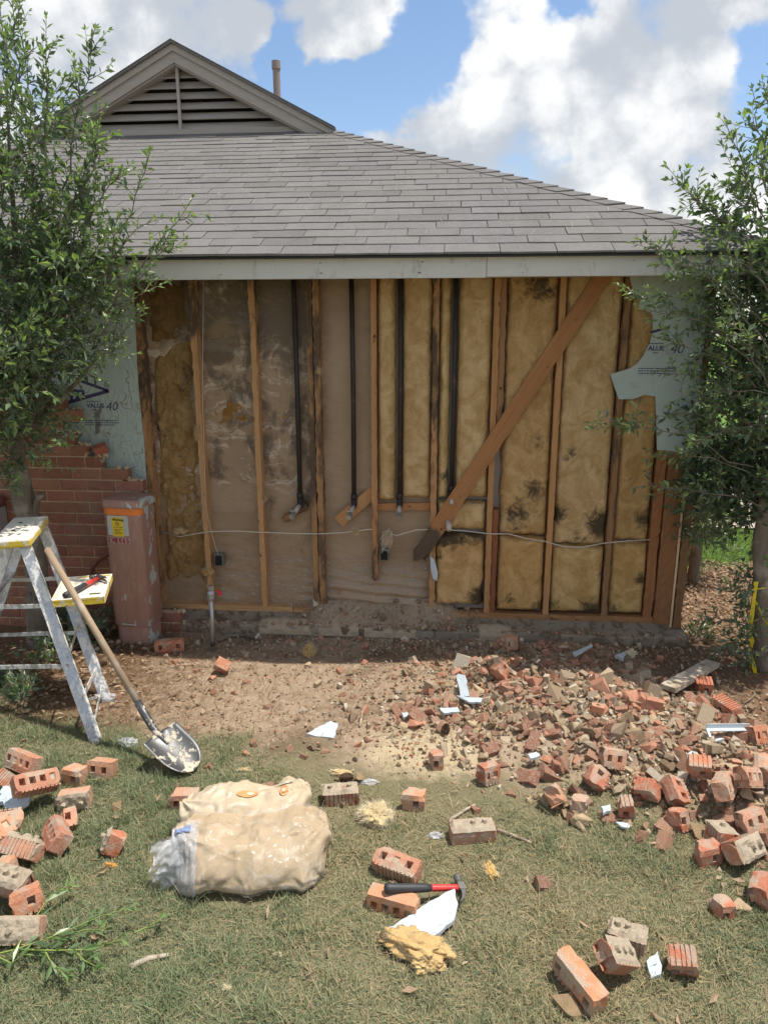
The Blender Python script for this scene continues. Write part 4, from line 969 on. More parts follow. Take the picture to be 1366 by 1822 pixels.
def mortar_cap_mesh(seed, L, thick=.012):
    mb = MB(); nx, ny = 14, 7; P = []
    for i in range(nx+1):
        row = []
        for j in range(ny+1):
            a, b = i/nx, j/ny; ed = min(a, 1-a, b, 1-b); x = (a-.5)*L; y = (b-.5)*W_*1.02
            n = mnoise.fractal(Vector((x*26+seed, y*26, seed)), 1, 2, 4); z = H_/2-.002+(thick*(.75+.9*n) if ed > .001 else 0)
            row.append((x+.006*mnoise.noise(Vector((b*6, seed, a))), y+.005*mnoise.noise(Vector((a*7, seed+3, b))), z))
        P.append(row)
    mb.grid(P)
    for k in range(3):
        if mnoise.noise(Vector((seed, k, .5))) > -.15:
            x = (k-1)*L*.27; mb.tube([(x, 0, H_/2), (x+.002, .002, H_/2+thick+.010)], [.013, .010], 7)
    return mb.mesh('mortar', 'mortar')
def brick(u, v, kind, yaw, label, roll=0.0, pitch=0.0, dz=0.0, tint=(1, 1, 1), mortar=None, scale=1.0, flip=False):
    if abs(roll) > 25: yaw, roll = (yaw+180 if roll > 0 else yaw), -roll
    rot = Matrix.Rotation(R(yaw), 3, 'Z') @ Matrix.Rotation(R(pitch), 3, 'Y') @ Matrix.Rotation(R(roll), 3, 'X')
    me = BR[kind]; lo = min((rot @ q.co).z for q in me.vertices)*scale
    p = on(u, v, .035); p.z = gz(p.x, p.y)-lo-.010+dz
    o = link('brick', me, None, p, rot.to_euler(), tint); o.scale = (scale,)*3; tag(o, label, 'brick')
    if mortar:
        xs = [q.co.x for q in me.vertices]; L = (max(xs)-min(xs))*.96
        c = link('mortar', mortar_cap_mesh(int(u*7+v), L, mortar), o, None, (math.pi, 0, 0) if flip else None)
    return o
OR = (1.22, 1.25, 1.15); PALE = (1.18, 1.3, 1.35); DK = (.82, .72, .72)
# left heap in the grass
brick(44, 1368, 'f4', -24, 'cored brick with holes to the camera at the back of the left heap', 62, 0, .03, (1.05, 1.1, 1.1))
brick(68, 1428, 'f4b', 48, 'cored brick lying slantwise on top of the left heap, four holes up', 38, -12, .075, (1.0, .98, 1.0))
brick(103, 1492, 'f4c', -52, 'cored brick with four open holes at the front edge of the left heap', 46, 8, .0, (.95, .88, .9))
brick(133, 1380, 'half', -12, 'orange-topped broken brick with a hole in its front, back of the left heap', 88, 0, 0, OR)
brick(184, 1370, 'half3', -6, 'broken brick with two core holes right of the left heap', 74, 0, 0, (1.08, 1.15, 1.1))
brick(133, 1424, 'three', 14, 'tan-topped brick with a mortar-crusted end behind the open-holed brick', 88, 4, .0, PALE, .008)
brick(22, 1398, 'f4', 150, 'comb-scored brick under the slanting cored brick', -60, 0, .0, (1.0, .95, .95))
brick(8, 1466, 'long', 20, 'brick half out of the picture beside the white foam lump', 20, 0, .0, PALE)
brick(36, 1515, 'f4b', 168, 'large pink comb-scored brick with a mortar lump at the left edge', -52, 0, .0, (1.1, 1.1, 1.1), .02)
brick(122, 1462, 'end', 30, 'small brick end with one hole wedged beside the open-holed brick', 30, 0, .0, PALE)
brick(205, 1504, 'end', -70, 'bright red broken brick stub capped with mortar alone in the grass', 60, 10, 0, (1.1, .85, .75), .018)
brick(330, 1420, 'half3', 6, 'tan half brick lying below the shovel blade', 90, 0, -.01, PALE)
brick(3, 1500, 'half2', 60, 'brick stub cut by the left picture edge below the foam lump', 30, 0, .05, OR)
brick(22, 1598, 'long', -14, 'mortar-lumped brick on top of the small stack at the left edge', 12, 0, .075, (1.0, .85, .85), .020)
brick(48, 1622, 'half', 40, 'orange broken brick in the middle of the small left stack', 70, 0, .04, (1.1, .95, .85))
brick(28, 1660, 'f3', 6, 'mortar-faced cored brick at the bottom of the small left stack', 50, 0, .0, PALE, .010)
brick(2, 1560, 'half3', 80, 'brick just inside the left picture edge above the small stack', 80, 0, .0, OR)
# middle of the lawn
brick(605, 1412, 'long', 192, 'dark red comb-scored brick topped with mortar right of the bags', 0, 0, 0, DK, .012)
brick(735, 1424, 'half', -6, 'half brick with an orange top and one hole in front, centre of the lawn', 88, 0, 0, OR)
brick(840, 1478, 'f4', 11, 'whole brick with a mortar-covered top lying right of the fluffy tuft', 0, 0, 0, (1.02, .92, .85), .012)
brick(706, 1543, 'f3', 157, 'whole cored brick half crusted with mortar, behind the hammer', -14, 0, .005, (1.0, 1.0, 1.0), None)
brick(700, 1604, 'f4b', -15, 'orange whole brick lying on its side under the hammer grip', 90, 0, -.012, (1.28, 1.3, 1.15))
# right foreground
brick(1030, 1752, 'f4', -57, 'long orange brick at the bottom right, smooth face up', 90, -8, .0, (1.25, 1.22, 1.05), None)
brick(1092, 1722, 'three', 35, 'brown brick propped on the long orange brick with its holes up', 30, -32, .015, (1.05, .98, .9), .006)
brick(1116, 1668, 'half3', 160, 'half brick with a thick mortar crown behind the propped brick', 4, 0, 0, (.95, .8, .78), .016)
brick(1212, 1716, 'half2', 168, 'short brick with comb grooves up beside the foam flake', -64, 12, .0, (1.1, .9, .88), None)
brick(1284, 1612, 'end', 10, 'thin red brick stub in the grass near the right edge', 90, 0, -.02, (1.15, .85, .78))
# against the wall
brick(302, 1150, 'f3', 14, 'small cored brick with three holes at the foot of the pedestal', 84, 0, 0, (1.05, .82, .75))
brick(396, 1190, 'half2', 120, 'comb-scored half brick standing tilted on the bare earth', -40, 40, 0, (1.1, .95, .85))
brick(382, 1098, 'long', 18, 'rough-faced brick leaning behind the grey pipe stub', 8, -24, .03, (.9, .8, .75))
brick(408, 1096, 'f4', 14, 'rough-faced brick tilted against the foundation right of the pipe stub', 4, -26, .0, (1.0, .82, .75))
# heroes of the rubble heap
for u, v, k, yaw, lab, kw in [
    (1086, 1366, 'half3', 20, 'big broken brick with a pale top high in the middle of the rubble', dict(roll=70, pitch=-15, tint=PALE, dz=.03)),
    (1058, 1392, 'half', 60, 'dark red broken brick just below the big pale one in the rubble', dict(roll=40, pitch=20, tint=(1, .78, .75))),
    (1284, 1424, 'f4', 62, 'large tan-faced brick tipped up near the right edge of the rubble', dict(roll=66, pitch=-14, tint=PALE, dz=.04)),
    (1326, 1412, 'three', 38, 'tan brick tipped against the large one at the right edge', dict(roll=60, pitch=-22, tint=PALE, dz=.05)),
    (1282, 1492, 'half', 100, 'upright red brick with a mortar-plugged hole on top, lower right of the rubble', dict(roll=10, pitch=8, tint=(1.0, .8, .76), mortar=.008, dz=.02)),
    (1332, 1476, 'half3', 30, 'tan-sided brick end beside the upright plugged brick', dict(roll=60, tint=PALE, dz=.03)),
    (1322, 1520, 'f4b', 40, 'mortar-sided brick at the lower right foot of the rubble', dict(roll=-50, pitch=10, tint=(1.05, 1, .95), mortar=.012)),
    (1292, 1262, 'long', 112, 'comb-scored red brick lying flat below the timber offcut', dict(roll=-78, tint=(1.0, .78, .74))),
    (1248, 1222, 'half', 175, 'small comb-scored red brick right of the timber offcut', dict(roll=-70, tint=(1.05, .8, .74))),
    (1346, 1312, 'half2', 20, 'red brick half at the right picture edge behind the white trim', dict(roll=60, tint=(1.1, .9, .82))),
    (1356, 1386, 'three', 70, 'brick with a round core hole cut by the right picture edge', dict(roll=70, tint=PALE, dz=.04)),
    (1112, 1440, 'end', 175, 'small comb-scored brick end standing at the front of the rubble', dict(roll=-80, pitch=10, tint=(1, .75, .7))),
    (1030, 1436, 'end', 60, 'tan broken brick face at the front left of the rubble', dict(roll=88, tint=PALE)),
    (985, 1425, 'half', 70, 'red broken brick leaning at the left front of the rubble', dict(roll=50, pitch=-30, tint=OR)),
    (868, 1378, 'half2', 30, 'dark half brick at the left tip of the rubble beside the sand', dict(roll=80, tint=(1, .85, .8))),
    (775, 1354, 'end', 4, 'small red brick piece lying in the spilled sand', dict(roll=88, tint=(1.05, .85, .8))),
    (1150, 1412, 'half2', 140, 'red brick with an open groove at the front of the rubble', dict(roll=-60, pitch=20, tint=(1.1, .85, .8))),
    (1240, 1388, 'half', 165, 'comb-scored orange brick resting above the large tan one', dict(roll=-70, pitch=5, tint=(1.2, 1.0, .9), dz=.06)),
    (1200, 1420, 'half3', 100, 'dull red brick with a broken core in the right half of the rubble', dict(roll=30, pitch=25, tint=(.95, .8, .78), dz=.01)),
    (1205, 1462, 'end', 30, 'bright red brick end in front of the dull red broken brick', dict(roll=70, tint=(1.15, .88, .8))),
    (1256, 1520, 'half', 20, 'red brick half on the grass edge under the rubble', dict(roll=88, tint=(1, .8, .76))),
    (905, 1150, 'half2', 25, 'orange brick at the top of the rubble nearest the wall', dict(roll=80, tint=OR, dz=.02)),
    (888, 1200, 'half', 70, 'brick half on the upper left slope of the rubble', dict(roll=60, pitch=15, tint=(1.05, .9, .85))),
    (1355, 1590, 'half3', 60, 'red brick at the right edge of the lawn under the rubble', dict(roll=70, tint=(1, .8, .78)))]:
    brick(u, v, k, yaw, lab, **kw)

# ------------------------------------------------------------------ broken pieces
def chunk_mesh(seed, kind):
    r = random.Random(seed); bm = bmesh.new(); a = [1, r.uniform(.5, .85), r.uniform(.35, .6)]
    pts = []
    if kind == 'brick':
        for sx in (-1, 1):
            for sy_ in (-1, 1):
                for sz in (-1, 1):
                    if r.random() < .68: pts.append(Vector((sx*a[0]*r.uniform(.8, 1), sy_*a[1]*r.uniform(.88, 1), sz*a[2])))
        for _ in range(5): pts.append(Vector((r.uniform(-1, 1)*a[0], r.uniform(-1, 1)*a[1], r.uniform(-1, 1)*a[2])))
    else:
        for _ in range(11):
            d = Vector((r.gauss(0, 1), r.gauss(0, 1), r.gauss(0, 1))).normalized(); pts.append(Vector((d.x*a[0], d.y*a[1]*1.1, d.z*a[2]*1.1))*r.uniform(.75, 1.1))
    for p in pts: bm.verts.new(p*.5)
    res = bmesh.ops.convex_hull(bm, input=bm.verts[:])
    bmesh.ops.delete(bm, geom=list({g for g in res['geom_interior']+res['geom_unused'] if isinstance(g, bmesh.types.BMVert)}), context='VERTS')
    bmesh.ops.dissolve_limit(bm, angle_limit=R(6), verts=bm.verts[:], edges=bm.edges[:]); bmesh.ops.triangulate(bm, faces=bm.faces[:])
    me = bpy.data.meshes.new('fragment'); bm.to_mesh(me); bm.free(); me.materials.append(MATS['brick' if kind == 'brick' else 'mortar']); return me
CB = [chunk_mesh(300+i, 'brick') for i in range(18)]; CM = [chunk_mesh(400+i, 'mortar') for i in range(14)]
def inpoly(x, y, P):
    c = False; j = len(P)-1
    for i in range(len(P)):
        if (P[i][1] > y) != (P[j][1] > y) and x < (P[j][0]-P[i][0])*(y-P[i][1])/(P[j][1]-P[i][1])+P[i][0]: c = not c
        j = i
    return c
HEAP = [(690, 1265), (745, 1215), (860, 1150), (905, 1135), (1060, 1140), (1150, 1180), (1215, 1230), (1366, 1290), (1400, 1420), (1380, 1570), (1300, 1540), (1230, 1510), (1130, 1490), (1040, 1475), (975, 1440), (895, 1410), (850, 1350), (800, 1300)]
DIRT = [(300, 1150), (870, 1150), (700, 1280), (840, 1330), (720, 1400), (520, 1350), (330, 1340), (200, 1240)]
def scatter_pieces():
    r = random.Random(21); placed = []
    def put(kind, u, v, size, label, group, sink=.3, ti=None):
        d = ray(u, v); p = on(u, v, size*.2); me = r.choice(CB if kind == 'brick' else CM)
        e = Euler((r.uniform(-.6, .6), r.uniform(-.6, .6), r.uniform(0, 6.28)))
        if kind == 'brick': ts = [(1.15, .92, .85), (1.0, .85, .8), (1.2, 1.25, 1.25), (.85, .72, .72), (1.15, 1.08, 1.05)]
        else: ts = ([(1.05, 1, .95), (.95, .88, .78), (.82, .74, .64), (1.1, 1.0, .86), (.70, .60, .48)])
        t = ts[r.randrange(5) if ti is None else ti]
        p.z = gz(p.x, p.y)+size*(.22-sink*.3)
        o = link('brick_fragment' if kind == 'brick' else 'mortar_lump', me, None, p, e, t); o.scale = (size,)*3
        tag(o, label, 'brick fragment' if kind == 'brick' else 'mortar lump', group)
    n = 0; c = [0, 0]
    while c[0] < 275 or c[1] < 260:
        u, v = r.uniform(690, 1400), (r.uniform(1135, 1575) if r.random() < .6 else r.uniform(1135, 1320))
        if not inpoly(u, v, HEAP): continue
        k = 'brick' if (r.random() < .52 and c[0] < 275) or c[1] >= 260 else 'mortar'; near = (v-1135)/440
        s_ = r.choice([r.uniform(.04, .06), r.uniform(.05, .08), r.uniform(.06, .09), r.uniform(.08, .12)])*(.95+.15*near)*(1 if k == 'brick' else 1.1)
        zone = ('at the left tip of the heap' if u < 800 else 'on the heap nearest the wall' if v < 1215 else 'at the grassy front edge of the heap' if v > 1400+.12*(u-1000) else 'on the right end of the heap' if u > 1250 else 'left of the middle of the heap' if u < 980 else 'in the lower middle of the heap' if v > 1330 else 'in the upper middle of the heap')
        big = 'small' if s_ < .058 else 'middling' if s_ < .08 else 'large'; ti = r.randrange(5)
        if k == 'brick': c[0] += 1; put(k, u, v, s_, big+' '+['orange-red', 'dull red', 'tan-dusted', 'dark red', 'salmon'][ti]+' brick fragment '+zone, 'brick fragments in the rubble heap', ti=ti)
        else: c[1] += 1; put(k, u, v, s_, big+' '+['pale tan', 'tan', 'grey-brown', 'sandy', 'dark brown'][ti]+' mortar lump '+zone, 'mortar lumps in the rubble heap', ti=ti)
    for i in range(40):
        while True:
            u, v = r.uniform(200, 870), r.uniform(1150, 1400)
            if inpoly(u, v, DIRT): break
        k = 'brick' if i % 2 else 'mortar'
        put(k, u, v, r.uniform(.022, .05), ('small brick chip' if k == 'brick' else 'small mortar lump')+(' on the bare earth near the grey pipe stub' if u < 480 else ' on the bare earth below the stripped bays' if v < 1240 else ' on the bare earth near the lawn edge'), 'chips on the bare earth' if k == 'brick' else 'small lumps on the bare earth')
    for u, v, k, s_, lab in [(208, 1436, 'mortar', .10, 'large grey mortar lump in the grass right of the left heap'), (40, 1318, 'mortar', .06, 'tan mortar lump at the edge of the pine straw'), (203, 1238, 'brick', .085, 'orange brick chunk beside the ladder foot'), (330, 1295, 'brick', .06, 'flat orange brick chip where the grass begins'),
                       (370, 1365, 'brick', .04, 'pale brick chip at the tip of the shovel blade'), (315, 1398, 'brick', .045, 'orange brick chip below the shovel blade'), (270, 1392, 'mortar', .05, 'tan crumb left of the chip below the shovel'), (515, 1330, 'brick', .055, 'orange brick chip left of the foam triangle'), (452, 1322, 'brick', .055, 'orange brick chip between shovel and foam triangle'),
                       (478, 1258, 'brick', .065, 'dark red brick chip in the middle of the bare earth'), (440, 1212, 'brick', .06, 'orange brick chip right of the tilted half brick'), (350, 1193, 'brick', .05, 'red brick chip left of the tilted half brick'), (622, 1210, 'brick', .045, 'reddish brick chip near the centre of the earth'), (478, 1400, 'brick', .055, 'brick chip in the grass behind the bags'),
                       (845, 1438, 'brick', .065, 'orange brick chip behind the mortar-topped whole brick'), (965, 1572, 'brick', .065, 'flat tan brick chip alone on the right lawn'), (712, 1450, 'brick', .035, 'tiny brick chip beside the fluffy tuft'), (1314, 1612, 'mortar', .10, 'large mortar lump beside the thin red stub'), (1010, 1790, 'mortar', .12, 'mortar lump under the long orange brick'),
                       (420, 1450 , 'mortar', .05, 'pale lump just behind the bags'), (790, 1330, 'mortar', .11, 'broad tan mortar lump left of the pine cone'), (718, 1290, 'mortar', .10, 'grey mortar slab at the left tip of the rubble'), (742, 1252, 'brick', .07, 'orange brick chip at the upper left tip of the rubble'), (1005, 1245, 'mortar', .10, 'triangular tan mortar slab high in the rubble'),
                       (895, 1130, 'mortar', .09, 'grey slab chip leaning at the foot of the foundation'), (640, 1385, 'mortar', .10, 'pale mortar crust behind the dark scored brick'), (548, 1180, 'mortar', .09, 'dark-edged lump under the insulation clump by the wall'), (1290, 1575, 'mortar', .06, 'small lump on the right lawn under the rubble'), (360, 1108, 'brick', .085, 'pink brick chunk between pedestal and leaning bricks'), (600, 1050, 'brick', .05, 'red brick chip lying on the floor plate spill')]:
        put(k, u, v, s_, lab, None)
        if lab.endswith('plate spill'): C.objects[-1].location = at(600, 1050, -.01)
scatter_pieces()

def fine_rubble():
    rs = np.random.RandomState(4); base = []
    for k in range(10):
        me = chunk_mesh(600+k, 'mortar' if k % 2 else 'brick'); me.calc_loop_triangles()
        base.append((np.array([v.co[:] for v in me.vertices]), np.array([t.vertices[:] for t in me.loop_triangles])))
    n = 26000; X = rs.uniform(-.6, 4.4, n); Y = rs.uniform(-2.5, -.10, n)
    heap = np.exp(-((X-2.95)/.75)**2-((Y+1.2)/.55)**2)+np.exp(-((X-3.6)/.5)**2-((Y+1.65)/.42)**2)+.35*np.exp(-((X-2.2)/.5)**2-((Y+.7)/.45)**2)
    lawn = sst(-1.34-.16*X-Y, -.15, .35); dens = np.clip(heap*1.1, 0, 1)+.20*(1-lawn)+.25*np.exp(-((X-2.1)/.5)**2-((Y+1.1)/.5)**2)+.55*np.exp(-((Y+.22)/.13)**2)*(X > .2)
    keep = rs.rand(n) < dens*(1-.9*lawn*(heap < .35)); X, Y, heap = X[keep], Y[keep], heap[keep]
    X = np.append(X, rs.uniform(.95, 2.42, 700)); Y = np.append(Y, rs.uniform(-.19, .04, 700)); heap = np.append(heap, np.zeros(700)); m = len(X)
    S_ = rs.uniform(.005, .012, m)*(1+2.2*np.clip(heap, 0, 1)*rs.rand(m)**2)*(1+1.6*(rs.rand(m) > .93)); pal = np.array([(.40, .31, .21), (.50, .41, .30), (.28, .205, .13), (.48, .235, .15), (.50, .26, .17), (.44, .34, .235), (.55, .48, .37), (.24, .165, .105), (.34, .26, .175), (.36, .27, .18), (.30, .22, .145)])
    V, F, K = [], [], []; off = 0
    for i in range(m):
        b, f = base[rs.randint(10)]; M = np.array(Euler(rs.uniform(-3, 3, 3)).to_matrix()); z = gz(X[i], Y[i]) if Y[i] < -.13 else -.05
        if X[i] > .92 and X[i] < 2.45 and Y[i] > -.13: e_ = float(sst(X[i], .92, 1.25)*sst(X[i], 2.46, 2.05)); nn_ = float(fbm(X[i]*6, .3, 2)); z = max((.040+.06*(1+.8*nn_) if Y[i] > .02 else .04-(.02-Y[i])+.05*(1+.8*nn_))-(1-e_)*.17, -.048 if Y[i] < 0 else .036)
        V.append(b@M.T*S_[i]*2+np.array([X[i], Y[i], z+S_[i]*.3])); F.append(f+off); off += len(b); K.append(np.repeat(pal[rs.randint(len(pal))][None]*rs.uniform(.8, 1.1), len(b), 0))
    o = link('fine_rubble', npmesh('fine_rubble', 'rubble_mix', np.concatenate(V), np.concatenate(F), np.concatenate(K)))
    tag(o, 'crumbs of brick and mortar strewn over the earth and the heap', 'rubble', None, 'stuff')
fine_rubble()

# ------------------------------------------------------------------ pedestal
def pedestal():
    W2, D2 = .138, .120; base = at(240, 1138, -.26); loc = Vector((at(240, 1000, -.25).x, -.262, gz(0, -.3)-.02))
    t = thing('utility_pedestal', 'weathered brown metal utility pedestal with an orange band beside the brick wall', 'pedestal', loc, (0, 0, R(-7)))
    def prof(w, d, r, n=6):
        P = []
        for cx, cy_, a0 in ((w-r, -d+r, -90), (w-r, d-r, 0), (-w+r, d-r, 90), (-w+r, -d+r, 180)):
            for i in range(n+1): a = R(a0+90*i/n); P.append((cx+r*math.cos(a), cy_+r*math.sin(a)))
        return P
    def ext(levels, name, mat, cap=True, parent=t):
        m = MB(); P = [[(x, y, z) for x, y in prof(w, d, r)] for w, d, r, z in levels]; m.grid(P, closed=True); k = len(P[0])
        if cap: m.f.append(tuple((len(P)-1)*k+i for i in range(k))); m.m.append(0)
        o = m.build(name, mat, parent, smooth=True)
        o.data.set_sharp_from_angle(angle=R(40)); return o
    Hh = 1.06
    ext([(W2-.012, D2-.012, .05, 0), (W2-.012, D2-.012, .05, .19)], 'base_skirt', 'pedestal_paint')
    ext([(W2-.004, D2-.004, .055, .165), (W2, D2, .055, .172), (W2, D2, .055, Hh-.02)], 'body', 'pedestal_paint')
    c = ext([(W2+.006, D2+.006, .058, Hh-.045), (W2+.012, D2+.012, .06, Hh-.04), (W2+.012, D2+.012, .06, Hh), (W2+.004, D2+.004, .055, Hh+.010), (W2-.04, D2-.04, .045, Hh+.016)], 'lid', 'pedestal_paint'); c.color = (1, 1, 1, 1)
    m = MB(); P = [[(x, y, z) for x, y in prof(W2+.0025, D2+.0025, .056)[0:30]] for z in (Hh-.092, Hh-.047)]; P = [[q for q in row if q[1] < D2*.55] for row in P]
    row = sorted(range(len(P[0])), key=lambda i: math.atan2(P[0][i][1]-D2*3, P[0][i][0])); P = [[r_[i] for i in row] for r_ in P]; m.grid(P); m.build('orange_band', 'orange_band', t, smooth=True)
    yf = -D2-.0015
    def rect(name, x0, x1, z0, z1, mat, y=yf, skew=0.0): q = MB(); q.add([(x0, y, z0), (x1, y, z0), (x1+skew, y, z1), (x0+skew, y, z1)], [(0, 1, 2, 3)]); return q.build(name, mat, t)
    rect('old_label', -.098, .055, Hh-.235, Hh-.098, 'pale_sticker', yf)
    st = rect('warning_sticker', -.062, .022, Hh-.242, Hh-.108, 'sticker_yellow', yf-.001, -.006)
    y2 = yf-.0022; text('Warning', .024, 'black_ink', st, (-.060, y2, Hh-.132), off=.0006)
    q = MB(); n = 20; c0 = Vector((-.024, y2, Hh-.153)); q.grid([[c0+Vector((rr*math.cos(6.2832*i/n), 0, rr*math.sin(6.2832*i/n))) for i in range(n)] for rr in (.009, .0125)], closed=True); q.b2((-.032, y2-.0002, Hh-.1545), (-.016, y2+.0002, Hh-.1515)); q.build('symbol', 'black_ink', st)
    for i, (w, dx) in enumerate([(.062, 0), (.050, .004), (.040, .004), (.046, .004), (.050, .004)]):
        q = MB(); z = Hh-.178-i*.0105-(.004 if i else 0); r = random.Random(i); x = -.054+dx
        while x < -.054+dx+w: l = r.uniform(.005, .012); q.add([(x, y2, z), (x+l, y2, z), (x+l, y2, z+.004), (x, y2, z+.004)], [(0, 1, 2, 3)]); x += l+.003
        q.build('fine_print', 'black_ink', st)
    rect('number_strip', -.108, .060, Hh-.290, Hh-.246, 'pink_sticker', yf-.0004)
    for i, ch in enumerate('SW2065'):
        text(ch, .050, 'black_ink', t, (-.1045+i*.0275, yf-.0012, Hh-.286), sx=.72, off=.001); text(ch, .050, 'red_ink', t, (-.1065+i*.0275, yf-.0020, Hh-.285), sx=.72)
    rect('handle_lip', -.06, .05, .178, .186, 'pale_sticker', yf-.002)
pedestal()
# conduit on the brick, and meter pieces behind the trunk
m = MB(); p = at(193, 985, YF-.03); q = at(163, 1012, YF-.02); m.tube([p+Vector((.06, 0, .005)), p, (p+q)/2+Vector((-.008, 0, .012)), q, at(161, 1060, YF-.02)], .013, 8); o = m.build('conduit', 'maroon_cap', None, smooth=True); tag(o, 'bent brown conduit running down the brick wall into the pedestal', 'conduit')
def meter():
    p = at(-8, 925, YF-.06); t = thing('wall_meter', 'grey wall box with a brown cap at the left picture edge', 'meter', p)
    m = MB(); m.box((0, 0, 0), (.12, .11, .19)); m.build('box', 'meter_grey', t, bevel=.012)
    m = MB(); m.tube([(.02, 0, .10), (.02, -.005, .12), (.02, -.005, .16), (.02, -.005, .18)], [.04, .07, .065, .03], 14); m.build('cap', 'maroon_cap', t, smooth=True)
meter()
# pipe stub standing out of the ground
def stub():
    b = on(378, 1160); a = at(375, 1042, b.y+.01); b.z -= .05
    t = thing('pipe_stub', 'grey standpipe with a capped fitting standing in the earth', 'pipe', b)
    a = a-b; m = MB(); m.tube([(0, 0, 0), a*.5+Vector((.004, 0, 0)), a*.86], .0145, 10); m.build('pipe', 'galvanised', t, smooth=True)
    m = MB(); m.tube([a*.80, a*.83, a*.83, a*.90, a*.93], [.018, .025, .027, .028, .020], 10); m.build('coupling', 'galvanised', t)
    m = MB(); m.tube([a*.92, a*.96, a*.96, a*1.0], [.017, .017, .021, .021], 6); m.build('cap', 'galvanised', t)
    m = MB(); m.box(a*.89+Vector((.055, .02, .0)), (.02, .006, .04), (0, -.5, 0)); m.tube([a*.9, a*.91+Vector((.05, .02, .01))], .002, 5); m.build('red_tag', 'red_plastic', t)
    m = MB(); m.tube([a*.18, a*.21, a*.21, a*.24], [.016, .020, .020, .016], 8); m.build('wrap', 'black_rubber', t)
stub()

# ------------------------------------------------------------------ hammers
def hammer(loc, M, label, grip=.6):
    """handle along +x from the butt, head in the local xy plane at x=.315"""
    t = thing('hammer', label, 'hammer', loc); t.matrix_world = Matrix.Translation(loc) @ M.to_4x4()
    m = MB(); m.tube([(0, 0, 0), (.004, 0, 0), (.02, 0, 0), (.06, 0, 0), (.11, 0, 0), (.165, 0, 0), (.19, 0, 0)], [.010, .0175, .019, .0165, .0175, .0160, .0135], 12); m.build('grip', 'black_rubber', t, smooth=True)
    m = MB(); m.tube([(.188, 0, 0), (.20, 0, 0), (.29, 0, 0), (.312, 0, 0)], [.0125, .0135, .0120, .0125], 10); m.build('shaft', 'red_paint', t, smooth=True)
    m = MB(); m.tube([(.318, .058, 0), (.318, .052, 0), (.318, .036, 0), (.318, .030, 0), (.318, .016, 0), (.318, -.012, 0)], [.0135, .0148, .0148, .0105, .0125, .0135], 12); m.box((.318, 0, 0), (.028, .032, .027)); h = m.build('head', 'tool_steel', t, smooth=False)
    for s_ in (-1, 1):
        m = MB(); P = []
        for k in range(8):
            a = k/7; th = a*1.0; x = .318-.075*(1-math.cos(th)); y = -.010-.075*math.sin(th)*1.05; w = .011*(1-.55*a); tt = .010*(1-.75*a)
            zc = s_*(.006+.008*a); P.append([(x-tt, y, zc-w/2), (x+tt, y, zc-w/2), (x+tt, y, zc+w/2), (x-tt, y, zc+w/2)])
        m.grid(P, closed=True); m.f.append(tuple(range(28, 32))); m.m.append(0); m.build('claw', 'tool_steel', h)
    return t
def frame(x, z):
    x = Vector(x).normalized(); z = Vector(z); z = (z-x*z.dot(x)).normalized(); return Matrix((x, z.cross(x), z)).transposed()
pa = on(684, 1581, .095); pb = on(815, 1580, .035); hammer(pa, frame(pb-pa, (.1, -.12, 1)), 'claw hammer with black grip and red neck lying across the orange brick')

